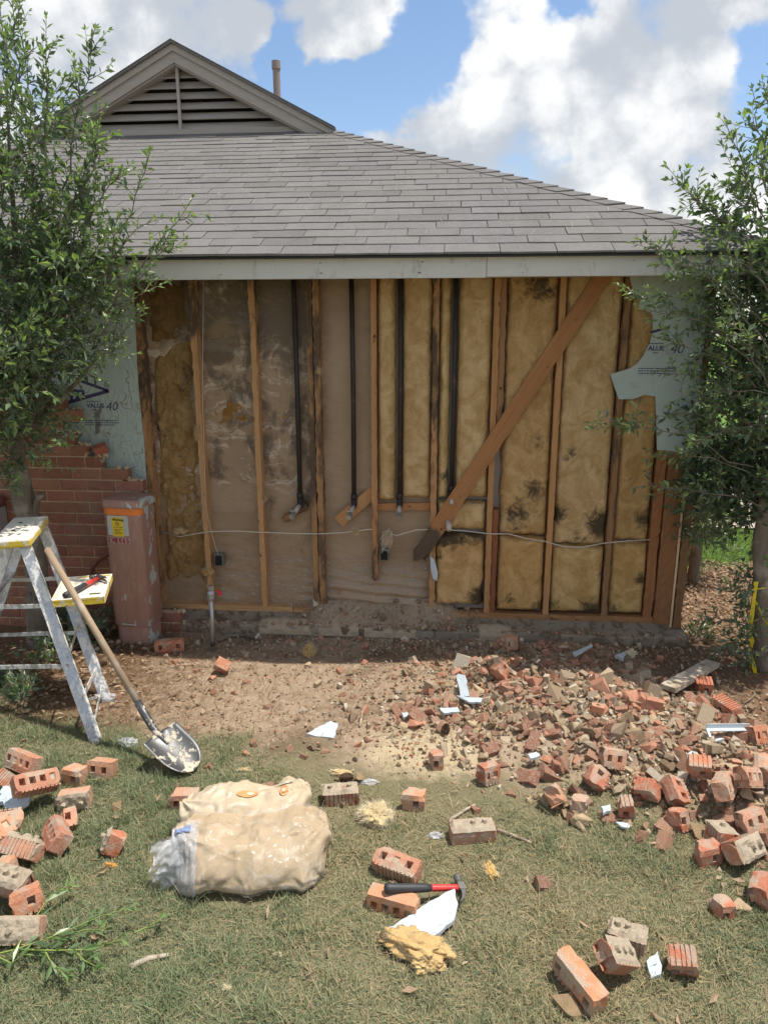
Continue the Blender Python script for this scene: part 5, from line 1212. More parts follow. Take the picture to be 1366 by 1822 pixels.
# ------------------------------------------------------------------ stepladder
def ladder():
    nf, ff = on(171, 1320), on(189, 1246); z = .90
    def atz(u, v, z): d = ray(u, v); t = (z-CAM[2])/d[2]; return Vector(CAM+t*d)
    nt_, ft_ = atz(44, 972, .86), atz(60, 940, .88)
    ax = (nf-nt_); ax.z = 0; ft_ = ff-(nf-nt_)*1.0; ft_.z = nt_.z
    t = thing('stepladder', 'paint-spattered aluminium stepladder with a yellow top and shelf at the left edge', 'ladder', nf)
    o0 = nf.copy(); L = lambda p: Vector(p)-o0
    side = (ff-nf); side.z = 0; sd = side.normalized(); back = Vector((-sd.y, sd.x, 0)); back = back if back.x < 0 else -back
    def rail(a, b, name='rail', w=.026, d=.058, par=t):
        m = MB(); a, b = L(a), L(b); x = (b-a).normalized(); y = sd; zz = x.cross(y).normalized(); M = Matrix((x, y, zz)).transposed(); Ln = (b-a).length; c = (a+b)/2
        m.box(c, (Ln, .003, d), M); m.box(c+M@Vector((0, w/2, d/2)), (Ln, w, .003), M); m.box(c+M@Vector((0, w/2, -d/2)), (Ln, w, .003), M); m.box(c+M@Vector((0, .004, .0)), (Ln, .006, .010), M)
        return m.build(name, 'aluminium', par)
    rail(nt_, nf+Vector((0, 0, -.01)), 'rear_rail'); rail(ft_, ff+Vector((0, 0, -.01)), 'rear_rail')
    # front rails lean the other way, mostly out of the picture
    fn_ = nt_+back*.52; fn_ = Vector((fn_.x, fn_.y, gz(fn_.x, fn_.y))); ffr = fn_+side
    a1 = nt_+back*.10; a2 = ft_+back*.10
    fr1 = rail(a1, fn_, 'front_rail', .03, .075); rail(a2, ffr, 'front_rail', .03, .075)
    for k in range(1, 4):
        s_ = k/4+.04; p = a1.lerp(fn_, s_); q = a2.lerp(ffr, s_); m = MB(); m.bar(L(p), L(q), .075, .004); m.bar(L(p)+Vector((0, 0, -.012)), L(q)+Vector((0, 0, -.012)), .06, .02); m.build('step', 'aluminium', t)
    def bar(p, q, name, w=.004, h=.024): m = MB(); m.bar(L(p), L(q), w, h); return m.build(name, 'aluminium', t)
    on_rail = lambda a, b, s_: a.lerp(b, s_)
    # rear braces between the two rear rails
    for s_ in (.58, .93): bar(on_rail(nt_, nf, s_)+Vector((.01, 0, 0)), on_rail(ft_, ff, s_), 'rear_brace')
    # spreaders (two hinged bars) and side stays
    for (A, B, FA, FB) in ((nt_, nf, a1, fn_), (ft_, ff, a2, ffr)):
        p = on_rail(A, B, .31); q = on_rail(FA, FB, .34); mid = p.lerp(q, .5)+Vector((0, 0, -.004)); bar(p, mid, 'spreader'); bar(mid, q, 'spreader')
        bar(on_rail(A, B, .62), on_rail(FA, FB, .70), 'side_stay')
    bar(on_rail(ft_, ff, .84), on_rail(nt_, nf, .78)+Vector((.012, 0, 0)), 'foot_brace', .004, .034); bar(on_rail(nt_, nf, .80), on_rail(ft_, ff, .97), 'foot_brace', .004, .016)
    for p in (nf, ff, fn_, ffr): m = MB(); m.box(L(p)+Vector((0, 0, .008)), (.05, .035, .03)); m.build('foot', 'aluminium', t, bevel=.006)
    # top cap
    m = MB(); c = L((nt_+ft_)/2+back*.06)+Vector((0, 0, .025)); X = -back; Mx = Matrix((X, Vector((-X.y, X.x, 0)), Vector((0, 0, 1)))).transposed(); w = side.length+.06
    m.box(c, (.20, w, .05), Mx); cap = m.build('top_cap', 'yellow_plastic', t, bevel=.012)
    for i in range(4): m = MB(); m.tube([c+Mx@Vector((.02-.05*(i % 2), -.15+.09*i, .0252)), c+Mx@Vector((.02-.05*(i % 2), -.15+.09*i, .0262))], .012, 12); m.build('tool_hole', 'dark_hole', cap)
    # paint shelf hung from the rear rails
    s0 = on_rail(nt_, nf, .34)*.5+on_rail(ft_, ff, .34)*.5; sc = L(s0)+X*.15+Vector((0, 0, .035)); ws = side.length*.86
    m = MB(); m.box(sc, (.28, ws, .014), Mx); sh = m.build('shelf', 'yellow_plastic', t, bevel=.005)
    for (cx, cy_, dx, dy) in ((.135, 0, .012, ws), (-.135, 0, .012, ws), (0, ws/2-.006, .28, .012), (0, -ws/2+.006, .28, .012)): m = MB(); m.box(sc+Mx@Vector((cx, cy_, -.006)), (dx, dy, .045), Mx); m.build('shelf_rim', 'yellow_plastic', sh, bevel=.004)
    for k in (-1, 1): m = MB(); m.box(sc+Mx@Vector((.08, k*ws*.3, .0075)), (.06, .02, .001), Mx); m.build('slot', 'dark_hole', sh)
    # lettering on the side of the front rail
    dirv = (a1-fn_).normalized(); n = -sd
    M4 = Matrix((dirv.cross(n)*-1, dirv, n)).transposed()
    p = a1.lerp(fn_, .22)-sd*.0135; text('NER', .045, 'blue_ink', fr1, L(p)+dirv*-.0-sd*.0, (0, 0, 0)).matrix_local = Matrix.Translation(L(p)-dirv.cross(n)*-.03) @ M4.to_4x4()
    hp = sc+o0+Vector((0, 0, .026)); return t, hp, X, sd, sc+o0, ws
lad, hp, LX, LS_, shelf_c, shelf_w = ladder()
h1 = hp-LS_*(.17)+LX*-.06+Vector((0, 0, .006)); h2 = hp+LS_*.14+LX*.10+Vector((0, 0, .004)); d_ = (h2-h1).normalized(); hammer(h1-d_*.02, frame(d_, (0, 0, 1)), 'claw hammer with a black and red handle lying on the ladder shelf')

# ------------------------------------------------------------------ shovel
def shovel():
    e = on(345, 1372, .02); neck = on(272, 1298, .13); neck = at(276, 1302, e.y+.12)
    top = at(84, 978, -1.30); bot = neck
    t = thing('shovel', 'round-point shovel with a wooden handle leaning against the ladder shelf', 'shovel', neck); L = lambda p: Vector(p)-neck
    d = (neck-top).normalized(); s0 = top.lerp(neck, .86); m = MB(); m.tube([(0, 0, 0), (0, 0, (s0-top).length)], [.0185, .0185], 12); h = m.build('handle', 'handle_wood', t, smooth=True)
    h.matrix_local = Matrix.Translation(L(top)) @ d.to_track_quat('Z', 'Y').to_matrix().to_4x4()
    m = MB(); m.tube([top+d*0-neck, top-d*.008-neck], [.0185, .010], 12); m.build('handle_end', 'handle_wood', t, smooth=True)
    bl = (e-neck); bl.z += 0; bd = bl.normalized()
    m = MB(); m.tube([L(s0)-d*.02, L(neck)-d*.10, L(neck)-d*.02, bd*.04, bd*.10], [.0205, .021, .019, .017, .010], 12); m.build('socket', 'blade_steel', t, smooth=True)
    up = Vector((0.12, -.25, 1)); sx = bd.cross(up).normalized(); nn = sx.cross(bd).normalized(); P = []; Ln = .285
    for i in range(19):
        a = i/18; w = .104*min(1, (a/.04)**.5 if a < .04 else 1)*(1 if a < .45 else math.sqrt(max(0.0, 1-((a-.45)/.55)**2.2))); w = max(w, .004); row = []
        for j in range(13):
            b = j/6-1; row.append(bd*(Ln*a+.015)+sx*(w*b)+nn*(.028*b*b*(w/.104)+.012*(1-math.cos(a*3))*.4+.010*math.exp(-(b*4)**2-(a*4)**2)))
        P.append(row)
    m = MB(); m.grid(P); o = m.build('blade', 'blade_steel', t, smooth=True); s_ = o.modifiers.new('thick', 'SOLIDIFY'); s_.thickness = .0025
    m = MB(); m.tube([P[0][0], P[0][3], P[0][6], P[0][9], P[0][12]], .004, 6); m.build('step_edge', 'blade_steel', t, smooth=True)
shovel()

# ------------------------------------------------------------------ bags of insulation
def bag(loc, yaw, L, D, H, seed, name, label, mat='bag', tilt=(0, 0), flatL=.12, flatR=.35, sag=0.0):
    """a stuffed plastic sack lying on its long edge; its ends flatten to upright seams"""
    nu, nv = 120, 96; P = []
    def crease(p, f, s0):                                          # sharp folds between flat facets
        g = Vector((p.x*f+s0, p.y*f*.7+p.z*f*.3, p.z*f*1.1-p.x*f*.4)); g += .35*mnoise.noise_vector(g*.8); dd = mnoise.voronoi(g)[0]; return min(.9, dd[1]-dd[0])
    def pt(a, th, off=0.0):
        a = min(max(a, 0), 1); x = (a-.5)*L
        eL = min(1, a/.24); eR = min(1, (1-a)/.20); eL = flatL+(1-flatL)*math.sin(eL*math.pi/2)**.8; eR = flatR+(1-flatR)*math.sin(eR*math.pi/2)**.7
        full = min(eL, eR); c, s_ = math.cos(th), math.sin(th)
        y = D/2*math.copysign(abs(c)**.40, c)*full
        top = 1-.12*(1-full)+.10*mnoise.noise(Vector((a*2.6+seed, 4, 0)))-sag*a
        z = H*top*(.5+.5*math.copysign(abs(s_)**.46, s_))
        y += .11*(z/H)**1.3*full*D/.24-.03*math.sin(z/H*3)*full
        n = Vector((0, c, s_)).normalized(); q = Vector((x, y, z))
        w = .022*mnoise.noise(Vector((x*4+seed, y*4, z*4)))-.045*crease(q, 4.6, seed)-.020*crease(q, 10, seed+7)+.016
        for (ca, cz, k) in ((0, .1, 26), (1, .9, 30), (1, .05, 22), (0, .95, 24)):
            an = math.atan2(z/H-cz, a-ca); dd = math.hypot(z/H-cz, (a-ca)*2.2); w += .008*(1-2*abs(math.sin(an*k*.25+seed+mnoise.noise(Vector((an*3, seed, dd*2))))))*math.exp(-dd*1.8)
        if a > .86: kk = (a-.86)/.14; q.x += .035*kk*kk*max(0, 1-abs(z/H-.72)/.30); q.y += .02*kk
        q += n*(w+off); q.z = max(q.z, .0); q.x += .014*mnoise.noise(Vector((z*14, seed, y*6)))*(1-full)
        return q
    for i in range(nu+1): P.append([pt(i/nu, 2*math.pi*j/nv) for j in range(nv)])
    t = thing(name, label, 'bag', loc, (R(tilt[0]), R(tilt[1]), R(yaw)))
    m = MB(); m.grid(P, closed=True); m.f += [tuple(range(nv-1, -1, -1)), tuple(nu*nv+j for j in range(nv))]; m.m += [0, 0]; o = m.build('body', mat, t, smooth=True)
    return t, pt
p1, p2 = on(300, 1606), on(566, 1584); cx = (p1+p2)/2
bagf, pf = bag(cx+Vector((.0, .09, -.005)), math.degrees(math.atan2((p2-p1).y, (p2-p1).x)), (p2-p1).length*1.04, .25, .225, 3, 'insulation_bag', 'clear plastic bag stuffed with tan insulation lying in the grass', tilt=(-16, 0), sag=.06)
def patch(ptf, a0, a1, t0, t1, name, mat, parent, off=.004, n=12, shape=None):
    m = MB(); P = []
    for i in range(n+1):
        row = []
        for j in range(n+1):
            u, v = i/n, j/n
            if shape == 'oval': rr = math.sqrt(1-min(1, (2*u-1)**2)*.96); v = .5+(v-.5)*rr
            if shape == 'ragged': v = v*(1+.25*mnoise.noise(Vector((u*5, 1, 0))))
            row.append(ptf(a0+(a1-a0)*u, t0+(t1-t0)*v, off))
        P.append(row)
    m.grid(P); return m.build(name, mat, parent, smooth=True)
def sleeve():                                                     # loose open end of the sack, an upright crumpled film
    for k, (off, ln, ph) in enumerate(((-.010, .10, 0), (.014, .13, 3))):
        m = MB(); P = []
        for i in range(16):
            a = i/15; row = []
            for j in range(30):
                b = j/29; z = .005+b*.225*(1-.06*a); w = mnoise.noise(Vector((b*9+ph, a*3, ph)))
                row.append(((-.5*(p2-p1).length*1.04)+.05-ln*a*(1+.25*mnoise.noise(Vector((b*4+ph, 2, 0)))), off+.022*w*(.4+a)+.012*math.sin(b*16+a*5+ph)*a-.04*math.sin(b*2.6)-.012, z+.02*a*mnoise.noise(Vector((a*3, ph, 0)))-.03*a*b))
            P.append(row)
        m.grid(P); m.build('film_sleeve', 'film', bagf, smooth=True)
sleeve()
def film_over(a0, a1, t0, t1, n=(24, 30), off=.008):
    m = MB(); P = []
    for i in range(n[0]+1): P.append([pf(a0+(a1-a0)*i/n[0], t0+(t1-t0)*j/n[1], off+.012*abs(mnoise.noise(Vector((i*.5, j*.4, 3))))) for j in range(n[1]+1)])
    m.grid(P); m.build('film', 'film', bagf, smooth=True)
film_over(.0, .17, R(95), R(262))
def wrap(ptf, parent, seed):
    m = MB(); P = [[ptf(i/96, 2*math.pi*j/84, .006+.014*abs(mnoise.noise(Vector((i*.10+seed, j*.17, 3))))+.006*abs(mnoise.noise(Vector((i*.3, j*.33+seed, 9))))) for j in range(84)] for i in range(97)]
    m.grid(P, closed=True); m.build('bag_film', 'bag_film', parent, smooth=True)
wrap(pf, bagf, 2)
[c for c in bagf.children if c.name.startswith('body')][0].color = (1.0, .93, .82, 1)
patch(pf, .02, .12, R(128), R(112), 'blue_tape', 'blue_tape', bagf, .018)
q1, q2 = on(272, 1560), on(540, 1530)
bagb, pb_ = bag((q1+q2)/2+Vector((.02, .16, .0)), 11, .54, .18, .225, 9, 'insulation_bag', 'printed bag with orange marks lying behind the clear bag', tilt=(-22, -3), flatR=.15)
bagb['group'] = bagf['group'] = 'bags of insulation in the grass'
[c for c in bagb.children if c.name.startswith('body')][0].color = (1.12, 1.14, 1.15, 1)
def lab(u0, u1, z0, z1, nm, mt, off=.006, shape='oval'): return patch(pb_, u0, u1, R(180-z0), R(180-z1), nm, mt, bagb, off, 14, shape)
lab(.47, .64, 30, 56, 'orange_print', 'orange_print'); lab(.55, .61, 36, 48, 'print_centre', 'cream_print', .009); lab(.81, .88, 20, 46, 'orange_print', 'orange_print'); lab(.83, .86, 27, 39, 'print_centre', 'cream_print', .009)
lab(.78, .92, 56, 78, 'cream_print', 'cream_print', .006, None); 

# ------------------------------------------------------------------ tufts, foam, timber, litter
def tuft(u, v, rx, ry, rz, seed, label, tint=(1, 1, 1), dz=0.0, fib=500, fl=.05, yaw=0, lump=.45):
    p = on(u, v, rz*.6+dz); o = link('insulation_tuft', tuft_mesh('insulation_tuft', rx, ry, rz, seed, fib, fl, lump), None, p, (0, 0, R(yaw)), tint); return tag(o, label, 'insulation')
tuft(667, 1450, .060, .062, .034, 71, 'pale yellow insulation tuft with wispy fibres right of the bags', (1.12, 1.15, 1.1), 0, 1600, .045, 0, .5)
tuft(735, 1682, .120, .055, .030, 72, 'large tan insulation clump draped over the foam shard', (.98, .84, .66), .012, 900, .022, -18, .55)
tuft(757, 1712, .055, .040, .024, 73, 'pale end of torn insulation hanging below the foam shard', (1.0, .92, .74), .0, 300, .02, 20)
tuft(873, 1550, .024, .05, .016, 74, 'small golden insulation strip on the right lawn', (.98, .80, .50), 0, 160, .03, 25)
tuft(550, 1160, .045, .035, .045, 75, 'tan insulation clump on the earth before the wall', (.80, .68, .48), 0, 300, .03)
tuft(196, 1540, .026, .012, .010, 76, 'tiny orange insulation scrap in the grass left of the bags', (1.0, .62, .25), 0, 60, .02)
tuft(605, 1375, .05, .02, .012, 77, 'thin insulation wisp behind the scored brick', (1, .95, .85), 0, 200, .03); tuft(435, 1370, .03, .012, .008, 78, 'insulation wisp in the grass right of the shovel blade', (1, .95, .8), 0, 100, .03)
tuft(1122, 1164, .035, .03, .03, 79, 'white fibrous lump at the top right of the rubble', (1.1, 1.2, 1.5), 0, 80, .02)
tuft(495, 1700, .018, .012, .008, 80, 'white crumb of insulation low in the middle lawn', (1.1, 1.2, 1.4), 0, 50, .02); tuft(403, 1758, .015, .012, .008, 81, 'white crumb of insulation near the bottom edge', (1.1, 1.2, 1.4), 0, 50, .02)
def slab(pxs, dz, th, label, name='foam_shard', mat='foam', tilt=(0, 0, 0), cat='foam', rag=.004):
    P = [on(u, v, dz) for u, v in pxs]; c = sum(P, Vector())/len(P); r = random.Random(len(label)); ring = []
    for i in range(len(P)):
        a, b = P[i], P[(i+1) % len(P)]; n = max(2, int((b-a).length/.018))
        for k in range(n): q = a.lerp(b, k/n)-c; ring.append(q+Vector((r.uniform(-rag, rag), r.uniform(-rag, rag), r.uniform(-.002, .002))))
    n = len(ring); m = MB(); rot = Euler([R(t) for t in tilt]).to_matrix(); cz = Vector((0, 0, 0))
    top = [rot@(Vector((q.x, q.y, q.z*.5+.004*math.sin(q.x*30)))) for q in ring]; m.add(top+[cz]+[q-Vector((0, 0, th)) for q in top]+[cz-Vector((0, 0, th))], [(i, (i+1) % n, n) for i in range(n)]+[(n+1+(i+1) % n, n+1+i, 2*n+1) for i in range(n)]+[((i+1) % n, i, n+1+i, n+1+(i+1) % n) for i in range(n)])
    o = m.build(name, mat); o.location = c; return tag(o, label, cat)
slab([(690, 1648), (730, 1628), (735, 1624), (808, 1588), (814, 1612), (808, 1640), (780, 1662), (740, 1672), (712, 1698), (700, 1672)], .035, .016, 'large pale blue foam shard with a curved edge beside the hammer head', tilt=(4, -3, 0))
slab([(545, 1304), (575, 1290), (588, 1286), (602, 1290), (594, 1310)], .02, .012, 'white foam triangle on the bare earth', tilt=(8, 0, 0))
slab([(812, 1210), (828, 1208), (835, 1228), (820, 1234)], .09, .012, 'white foam chip standing at the upper left of the rubble', tilt=(35, 0, 0)); slab([(812, 1238), (858, 1242), (856, 1250), (834, 1250)], .05, .01, 'thin white foam strip just under the standing chip'); slab([(782, 1260), (815, 1258), (818, 1266), (790, 1270)], .04, .012, 'short white foam strip at the left side of the rubble')
slab([(1148, 1712), (1170, 1700), (1178, 1730), (1160, 1736)], .03, .012, 'pale blue foam flake beside the comb-grooved short brick', tilt=(25, 0, 0)); slab([(1095, 1462), (1118, 1466), (1120, 1474), (1104, 1470)], .03, .008, 'thin pale foam sliver at the front edge of the rubble')
slab([(1018, 1160), (1052, 1148), (1053, 1152), (1022, 1166)], .06, .008, 'white trim sliver at the top of the rubble', cat='trim'); slab([(1225, 1340), (1230, 1336), (1236, 1352), (1222, 1354)], .06, .012, 'small white foam crumb under the right half of the rubble'); slab([(1222, 1352), (1250, 1358), (1248, 1364), (1226, 1360)], .06, .014, 'pale foam stick in the right half of the rubble')
slab([(1070, 1434), (1084, 1432), (1086, 1444), (1074, 1446)], .05, .014, 'white plaster crumb low in the middle of the rubble'); slab([(1094, 1166), (1112, 1160), (1108, 1172)], .06, .02, 'white crust left of the fibrous lump'); slab([(940, 1340), (955, 1338), (960, 1346), (944, 1350)], .06, .012, 'white plaster chip in the left part of the rubble')
slab([(715, 1268), (725, 1265), (728, 1274), (718, 1276)], .03, .012, 'small white crumb at the left tip of the rubble'); slab([(0, 1405), (18, 1398), (54, 1412), (48, 1430), (24, 1438), (0, 1428)], .07, .02, 'crumpled white foam sheet on the left heap', tilt=(18, -8, 0), rag=.012)
t = thing('trim_strip', 'white angled trim strip at the right of the rubble', 'trim', on(1258, 1300, .05)); m = MB(); a, b = on(1258, 1299, .06)-t.location, on(1334, 1298, .06)-t.location; m.bar(a, b, .03, .004); m.bar(a+Vector((0, .0135, .013)), b+Vector((0, .0135, .013)), .004, .024); m.build('strip', 'foam', t); m = MB(); m.bar(a, a+Vector((.0, -.05, -.015)), .012, .012); m.build('clip', 'foam', t)
slab([(1268, 1306), (1288, 1304), (1290, 1316), (1272, 1318)], .02, .014, 'white crumb under the angled trim strip')
# crumpled clear plastic
def crumple(u, v, rx, ry, rz, seed, label):
    bm = bmesh.new(); bmesh.ops.create_icosphere(bm, subdivisions=3, radius=1)
    for q in bm.verts:
        n = q.co.normalized(); d = 1+.55*mnoise.cell(n*2.3+Vector((seed, 0, 0)))*.5+.4*mnoise.noise(n*4+Vector((seed, 0, 0))); q.co = Vector((n.x*rx*d, n.y*ry*d, max(-.3, n.z)*rz*d))
    me = bpy.data.meshes.new('plastic_wrap'); bm.to_mesh(me); bm.free(); me.materials.append(MATS['film']); tag(link('plastic_wrap', me, None, on(u, v, rz*.4)), label, 'plastic')
crumple(228, 1322, .045, .035, .025, 1, 'crumpled clear plastic left of the shovel blade'); crumple(188, 1243, .06, .03, .03, 2, 'clear plastic wrap at the far ladder foot'); crumple(655, 1392, .045, .02, .012, 3, 'scrap of clear plastic behind the scored brick'); crumple(776, 1487, .03, .018, .012, 4, 'scrap of clear film left of the mortar-topped whole brick')
# timber offcut and sticks
def offcut():
    a, b = on(1188, 1226, .05), on(1268, 1180, .05); L = (b-a).length; bm = bmesh.new(); m = MB(); P = []
    for i in range(15):
        x = L*i/14; n = [mnoise.noise(Vector((x*9, k, 3)))*.005 for k in range(4)]; e = (.012*mnoise.noise(Vector((i, 2, 2))) if i in (0, 14) else 0); P.append([(x+e, -.045+n[0], -.014), (x-e, .045+n[1], -.014), (x+e, .045+n[1], .014+n[2]*.6), (x-e, -.045+n[0], .014+n[3]*.6)])
    m.grid(P, closed=True); m.f += [(3, 2, 1, 0), (56, 57, 58, 59)]; m.m += [0, 0]; o = m.build('timber_offcut', 'grey_wood'); o.location = a; d = (b-a).normalized(); y = Vector((0, 0, 1)).cross(d).normalized(); o.rotation_euler = Matrix((d, y, d.cross(y))).transposed().to_euler(); tag(o, 'weathered timber offcut lying at the right of the rubble', 'timber')
offcut()
def stick(pxs, r, label, dz=.015, mat='stick', name='stick', cat='stick'):
    m = MB(); P = [on(u, v, dz) for u, v in pxs]; c = P[0].copy(); n = len(P); m.tube([p-c for p in P], [r*(1-.5*i/(n-1)) for i in range(n)], 6); o = m.build(name, mat, None, True); o.location = c; return tag(o, label, cat)
stick([(388, 1140), (405, 1133), (425, 1129), (440, 1134), (456, 1138)], .012, 'gnarled root lying at the foot of the foundation', .02, 'bark', 'root', 'root'); stick([(1322, 1252), (1335, 1244), (1342, 1236), (1340, 1228)], .006, 'crooked twig right of the comb-scored red brick', name='twig', cat='twig'); stick([(1200, 1228), (1196, 1245), (1206, 1262)], .008, 'crooked bark piece below the timber offcut', mat='bark', name='bark_piece', cat='bark')
stick([(645, 1268), (640, 1292)], .010, 'pale wood splinter right of the foam triangle', .012, 'grey_wood', 'wood_splinter', 'splinter'); stick([(232, 1722), (265, 1706), (300, 1700)], .014, 'pale crusted stick low in the left lawn', .012, 'grey_wood'); stick([(885, 1478), (910, 1486), (945, 1500)], .010, 'pale bark strip right of the mortar-topped whole brick', .012, 'grey_wood', 'bark_strip', 'bark')
stick([(800, 1460), (830, 1440), (845, 1432)], .009, 'pale crusted strip behind the mortar-topped whole brick', .012, 'grey_wood', 'bark_strip', 'bark')
# pine cones
def cone_mesh():
    m = MB(); r = random.Random(2); L = .07
    m.tube([(-L/2, 0, 0), (-.01, 0, 0), (L/2, 0, 0)], [.008, .014, .004], 8)
    for k in range(80):
        a = k/80; th = k*2.39996; x = -L/2+L*a; rad = .023*math.sin(math.pi*(.12+.82*a))**.8; d = Vector((.25, math.cos(th), math.sin(th))).normalized(); s_ = d.cross(Vector((1, 0, 0))).normalized()*.008; p = Vector((x, 0, 0)); e = p+d*rad
        m.add([p+d*rad*.3, e-s_*.8, e+s_*.8, e+d*.004+Vector((.004, 0, 0))], [(0, 1, 3), (0, 3, 2), (1, 2, 3), (0, 2, 1)])
    return m.mesh('pine_cone', 'cone_brown')
PC = cone_mesh()
for u, v, yaw, lab in [(792, 1300, 70, 'pine cone standing at the left edge of the rubble'), (615, 1384, 8, 'pine cone behind the dark scored brick'), (1262, 1108, 10, 'dark pine cone in the shade behind the right corner'), (146, 1292, 30, 'dark pine cone beside the near ladder foot'), (180, 1182, 50, 'dark pine cone beneath the leafy seedlings')]:
    tag(link('pine_cone', PC, None, on(u, v, .02), (0, R(-40 if u == 792 else 0), R(yaw))), lab, 'pine cone', 'pine cones')

# ------------------------------------------------------------------ foliage
def leaf_arrays(base, d, nrm, ln, wd, col, fold=.25):
    n = len(base); d = d/np.linalg.norm(d, axis=1, keepdims=True); s = np.cross(d, nrm); s /= np.linalg.norm(s, axis=1, keepdims=True)+1e-9; u = np.cross(s, d)
    ln = ln[:, None]; wd = wd[:, None]
    p0 = base; pm = base+d*ln*.5-u*wd*fold; pl = base+d*ln*.48-s*wd*.5+u*wd*.10; pr = base+d*ln*.48+s*wd*.5+u*wd*.10; p1 = base+d*ln-u*ln*.10
    v = np.stack([p0, pl, pm, pr, p1], 1).reshape(-1, 3); k = np.arange(n)[:, None]*5
    f = np.concatenate([k+[[0, 2, 1]], k+[[0, 3, 2]], k+[[1, 2, 4]], k+[[2, 3, 4]]], 1).reshape(-1, 3)
    return v, f, np.repeat(col, 5, 0)
class Foliage:
    def __init__(s, seed): s.r = np.random.RandomState(seed); s.B = []; s.D = []; s.Nn = []; s.Ln = []; s.W = []; s.K = []; s.tw = MB()
    def leaf(s, p, d, L, w, col):
        s.B.append(p); s.D.append(d); s.Nn.append(np.array([0, 0, 1.0])+s.r.normal(0, .55, 3)); s.Ln.append(L); s.W.append(w); s.K.append(col)
    def twig(s, pts, spacing=.022, L=.05, w=.021, tip=.25, thick=.003, start=.15, col=None, young=.25, side=.85):
        pts = [np.array(p, float) for p in pts]; P = [Vector(p) for p in pts]; s.tw.tube(P, [thick*(1-.7*i/(len(P)-1)) for i in range(len(P))], 4, caps=False)
        seg = [np.linalg.norm(pts[i+1]-pts[i]) for i in range(len(pts)-1)]; tot = sum(seg); x = tot*start; k = 0
        while x < tot:
            a = x; i = 0
            while a > seg[i] and i < len(seg)-1: a -= seg[i]; i += 1
            t = (pts[i+1]-pts[i])/max(seg[i], 1e-6); p = pts[i]+t*a; ph = k*2.4+s.r.uniform(-.5, .5)
            o = np.cross(t, [.3, .2, 1]); o /= np.linalg.norm(o)+1e-9; o2 = np.cross(t, o); sd = o*math.cos(ph)+o2*math.sin(ph)
            f = x/tot; c = s.col(f, young) if col is None else col; ll = L*s.r.choice([.6, .8, .95, 1.1, 1.3])*s.r.uniform(.9, 1.1)*(1-.35*max(0, f-.75)*4*.6)
            s.leaf(p, t*s.r.uniform(.45, .9)+sd*side+np.array([0, 0, s.r.uniform(-.25, .35)]), ll, ll*w/L*s.r.uniform(.85, 1.1), c); x += spacing*s.r.uniform(.7, 1.3); k += 1
        for _ in range(3): s.leaf(pts[-1], (pts[-1]-pts[-2])/max(seg[-1], 1e-6)+s.r.normal(0, .35, 3), L*.7, w*.7, s.col(1, young) if col is None else col)
    def col(s, f, young):
        d = np.array([.080, .124, .076]); m = np.array([.155, .215, .125]); y = np.array([.28, .37, .14]); q = s.r.rand()
        c = d+(m-d)*q
        if f > .62 and s.r.rand() < young*2.2: c = c+(y-c)*s.r.uniform(.3, 1)
        return c*s.r.uniform(.8, 1.25)
    def spray(s, p, d, length, n=5, curl=.25, **kw):
        p = np.array(p, float); d = np.array(d, float); d /= np.linalg.norm(d); pts = [p]; st = length/n
        for _ in range(n): d = d+s.r.normal(0, curl*.5, 3)+np.array([0, 0, .05]); d /= np.linalg.norm(d); pts.append(pts[-1]+d*st)
        s.twig(pts, **kw); return pts
    def shoot(s, a, b, sub=6, sag=.0, sublen=.16, **kw):
        a = np.array(a, float); b = np.array(b, float); n = 7; L = np.linalg.norm(b-a); pts = []
        for i in range(n+1):
            t = i/n; p = a+(b-a)*t; p[2] += sag*4*t*(1-t)*L; p += s.r.normal(0, .012, 3)*(0 < i < n); pts.append(p)
        s.twig(pts, thick=.005, start=.3, **kw)
        for k in range(sub):
            i = 2+int(s.r.rand()*(n-2)); d = (pts[i]-pts[i-1]); d /= np.linalg.norm(d); d = d+s.r.normal(0, .55, 3); d /= np.linalg.norm(d); s.spray(pts[i], d, sublen*s.r.uniform(.6, 1.2), **kw)
    def blob(s, c, rad, n, out=.8, up=.35, length=(.12, .3), shell=.35, **kw):
        c = np.array(c, float); rad = np.array(rad, float)
        for _ in range(n):
            q = s.r.normal(0, 1, 3); q /= np.linalg.norm(q); rr = s.r.uniform(shell, 1)**.6; p = c+q*rad*rr; s.spray(p, q*out+np.array([0, 0, up])+s.r.normal(0, .35, 3), s.r.uniform(*length), **kw)
    def build(s, parent, name='crown', twname='twigs'):
        v, f, k = leaf_arrays(np.array(s.B), np.array(s.D), np.array(s.Nn), np.array(s.Ln), np.array(s.W), np.array(s.K)); o = link(name, npmesh(name, 'leaf', v, f, k), parent)
        if s.tw.v: s.tw.build(twname, 'bark', parent, smooth=True)
        return o
def trunk(pts, rad, name, parent, n=10, seed=0):
    m = MB(); P = [Vector(p) for p in pts]; Q = []; Rr = []
    for i in range(len(P)-1):
        for k in range(6): t = k/6; Q.append(P[i].lerp(P[i+1], t)); Rr.append((rad[i]*(1-t)+rad[i+1]*t)*(1+.18*mnoise.noise(Vector((i+t, seed, 0))*2.1)))
    Q.append(P[-1]); Rr.append(rad[-1]); m.tube(Q, Rr, n)
    for i, v in enumerate(m.v): q = Vector(v); d = mnoise.noise_vector(q*14+Vector((seed, 0, 0)))*.008; m.v[i] = tuple(q+d)
    return m.build(name, 'bark', parent, smooth=True)

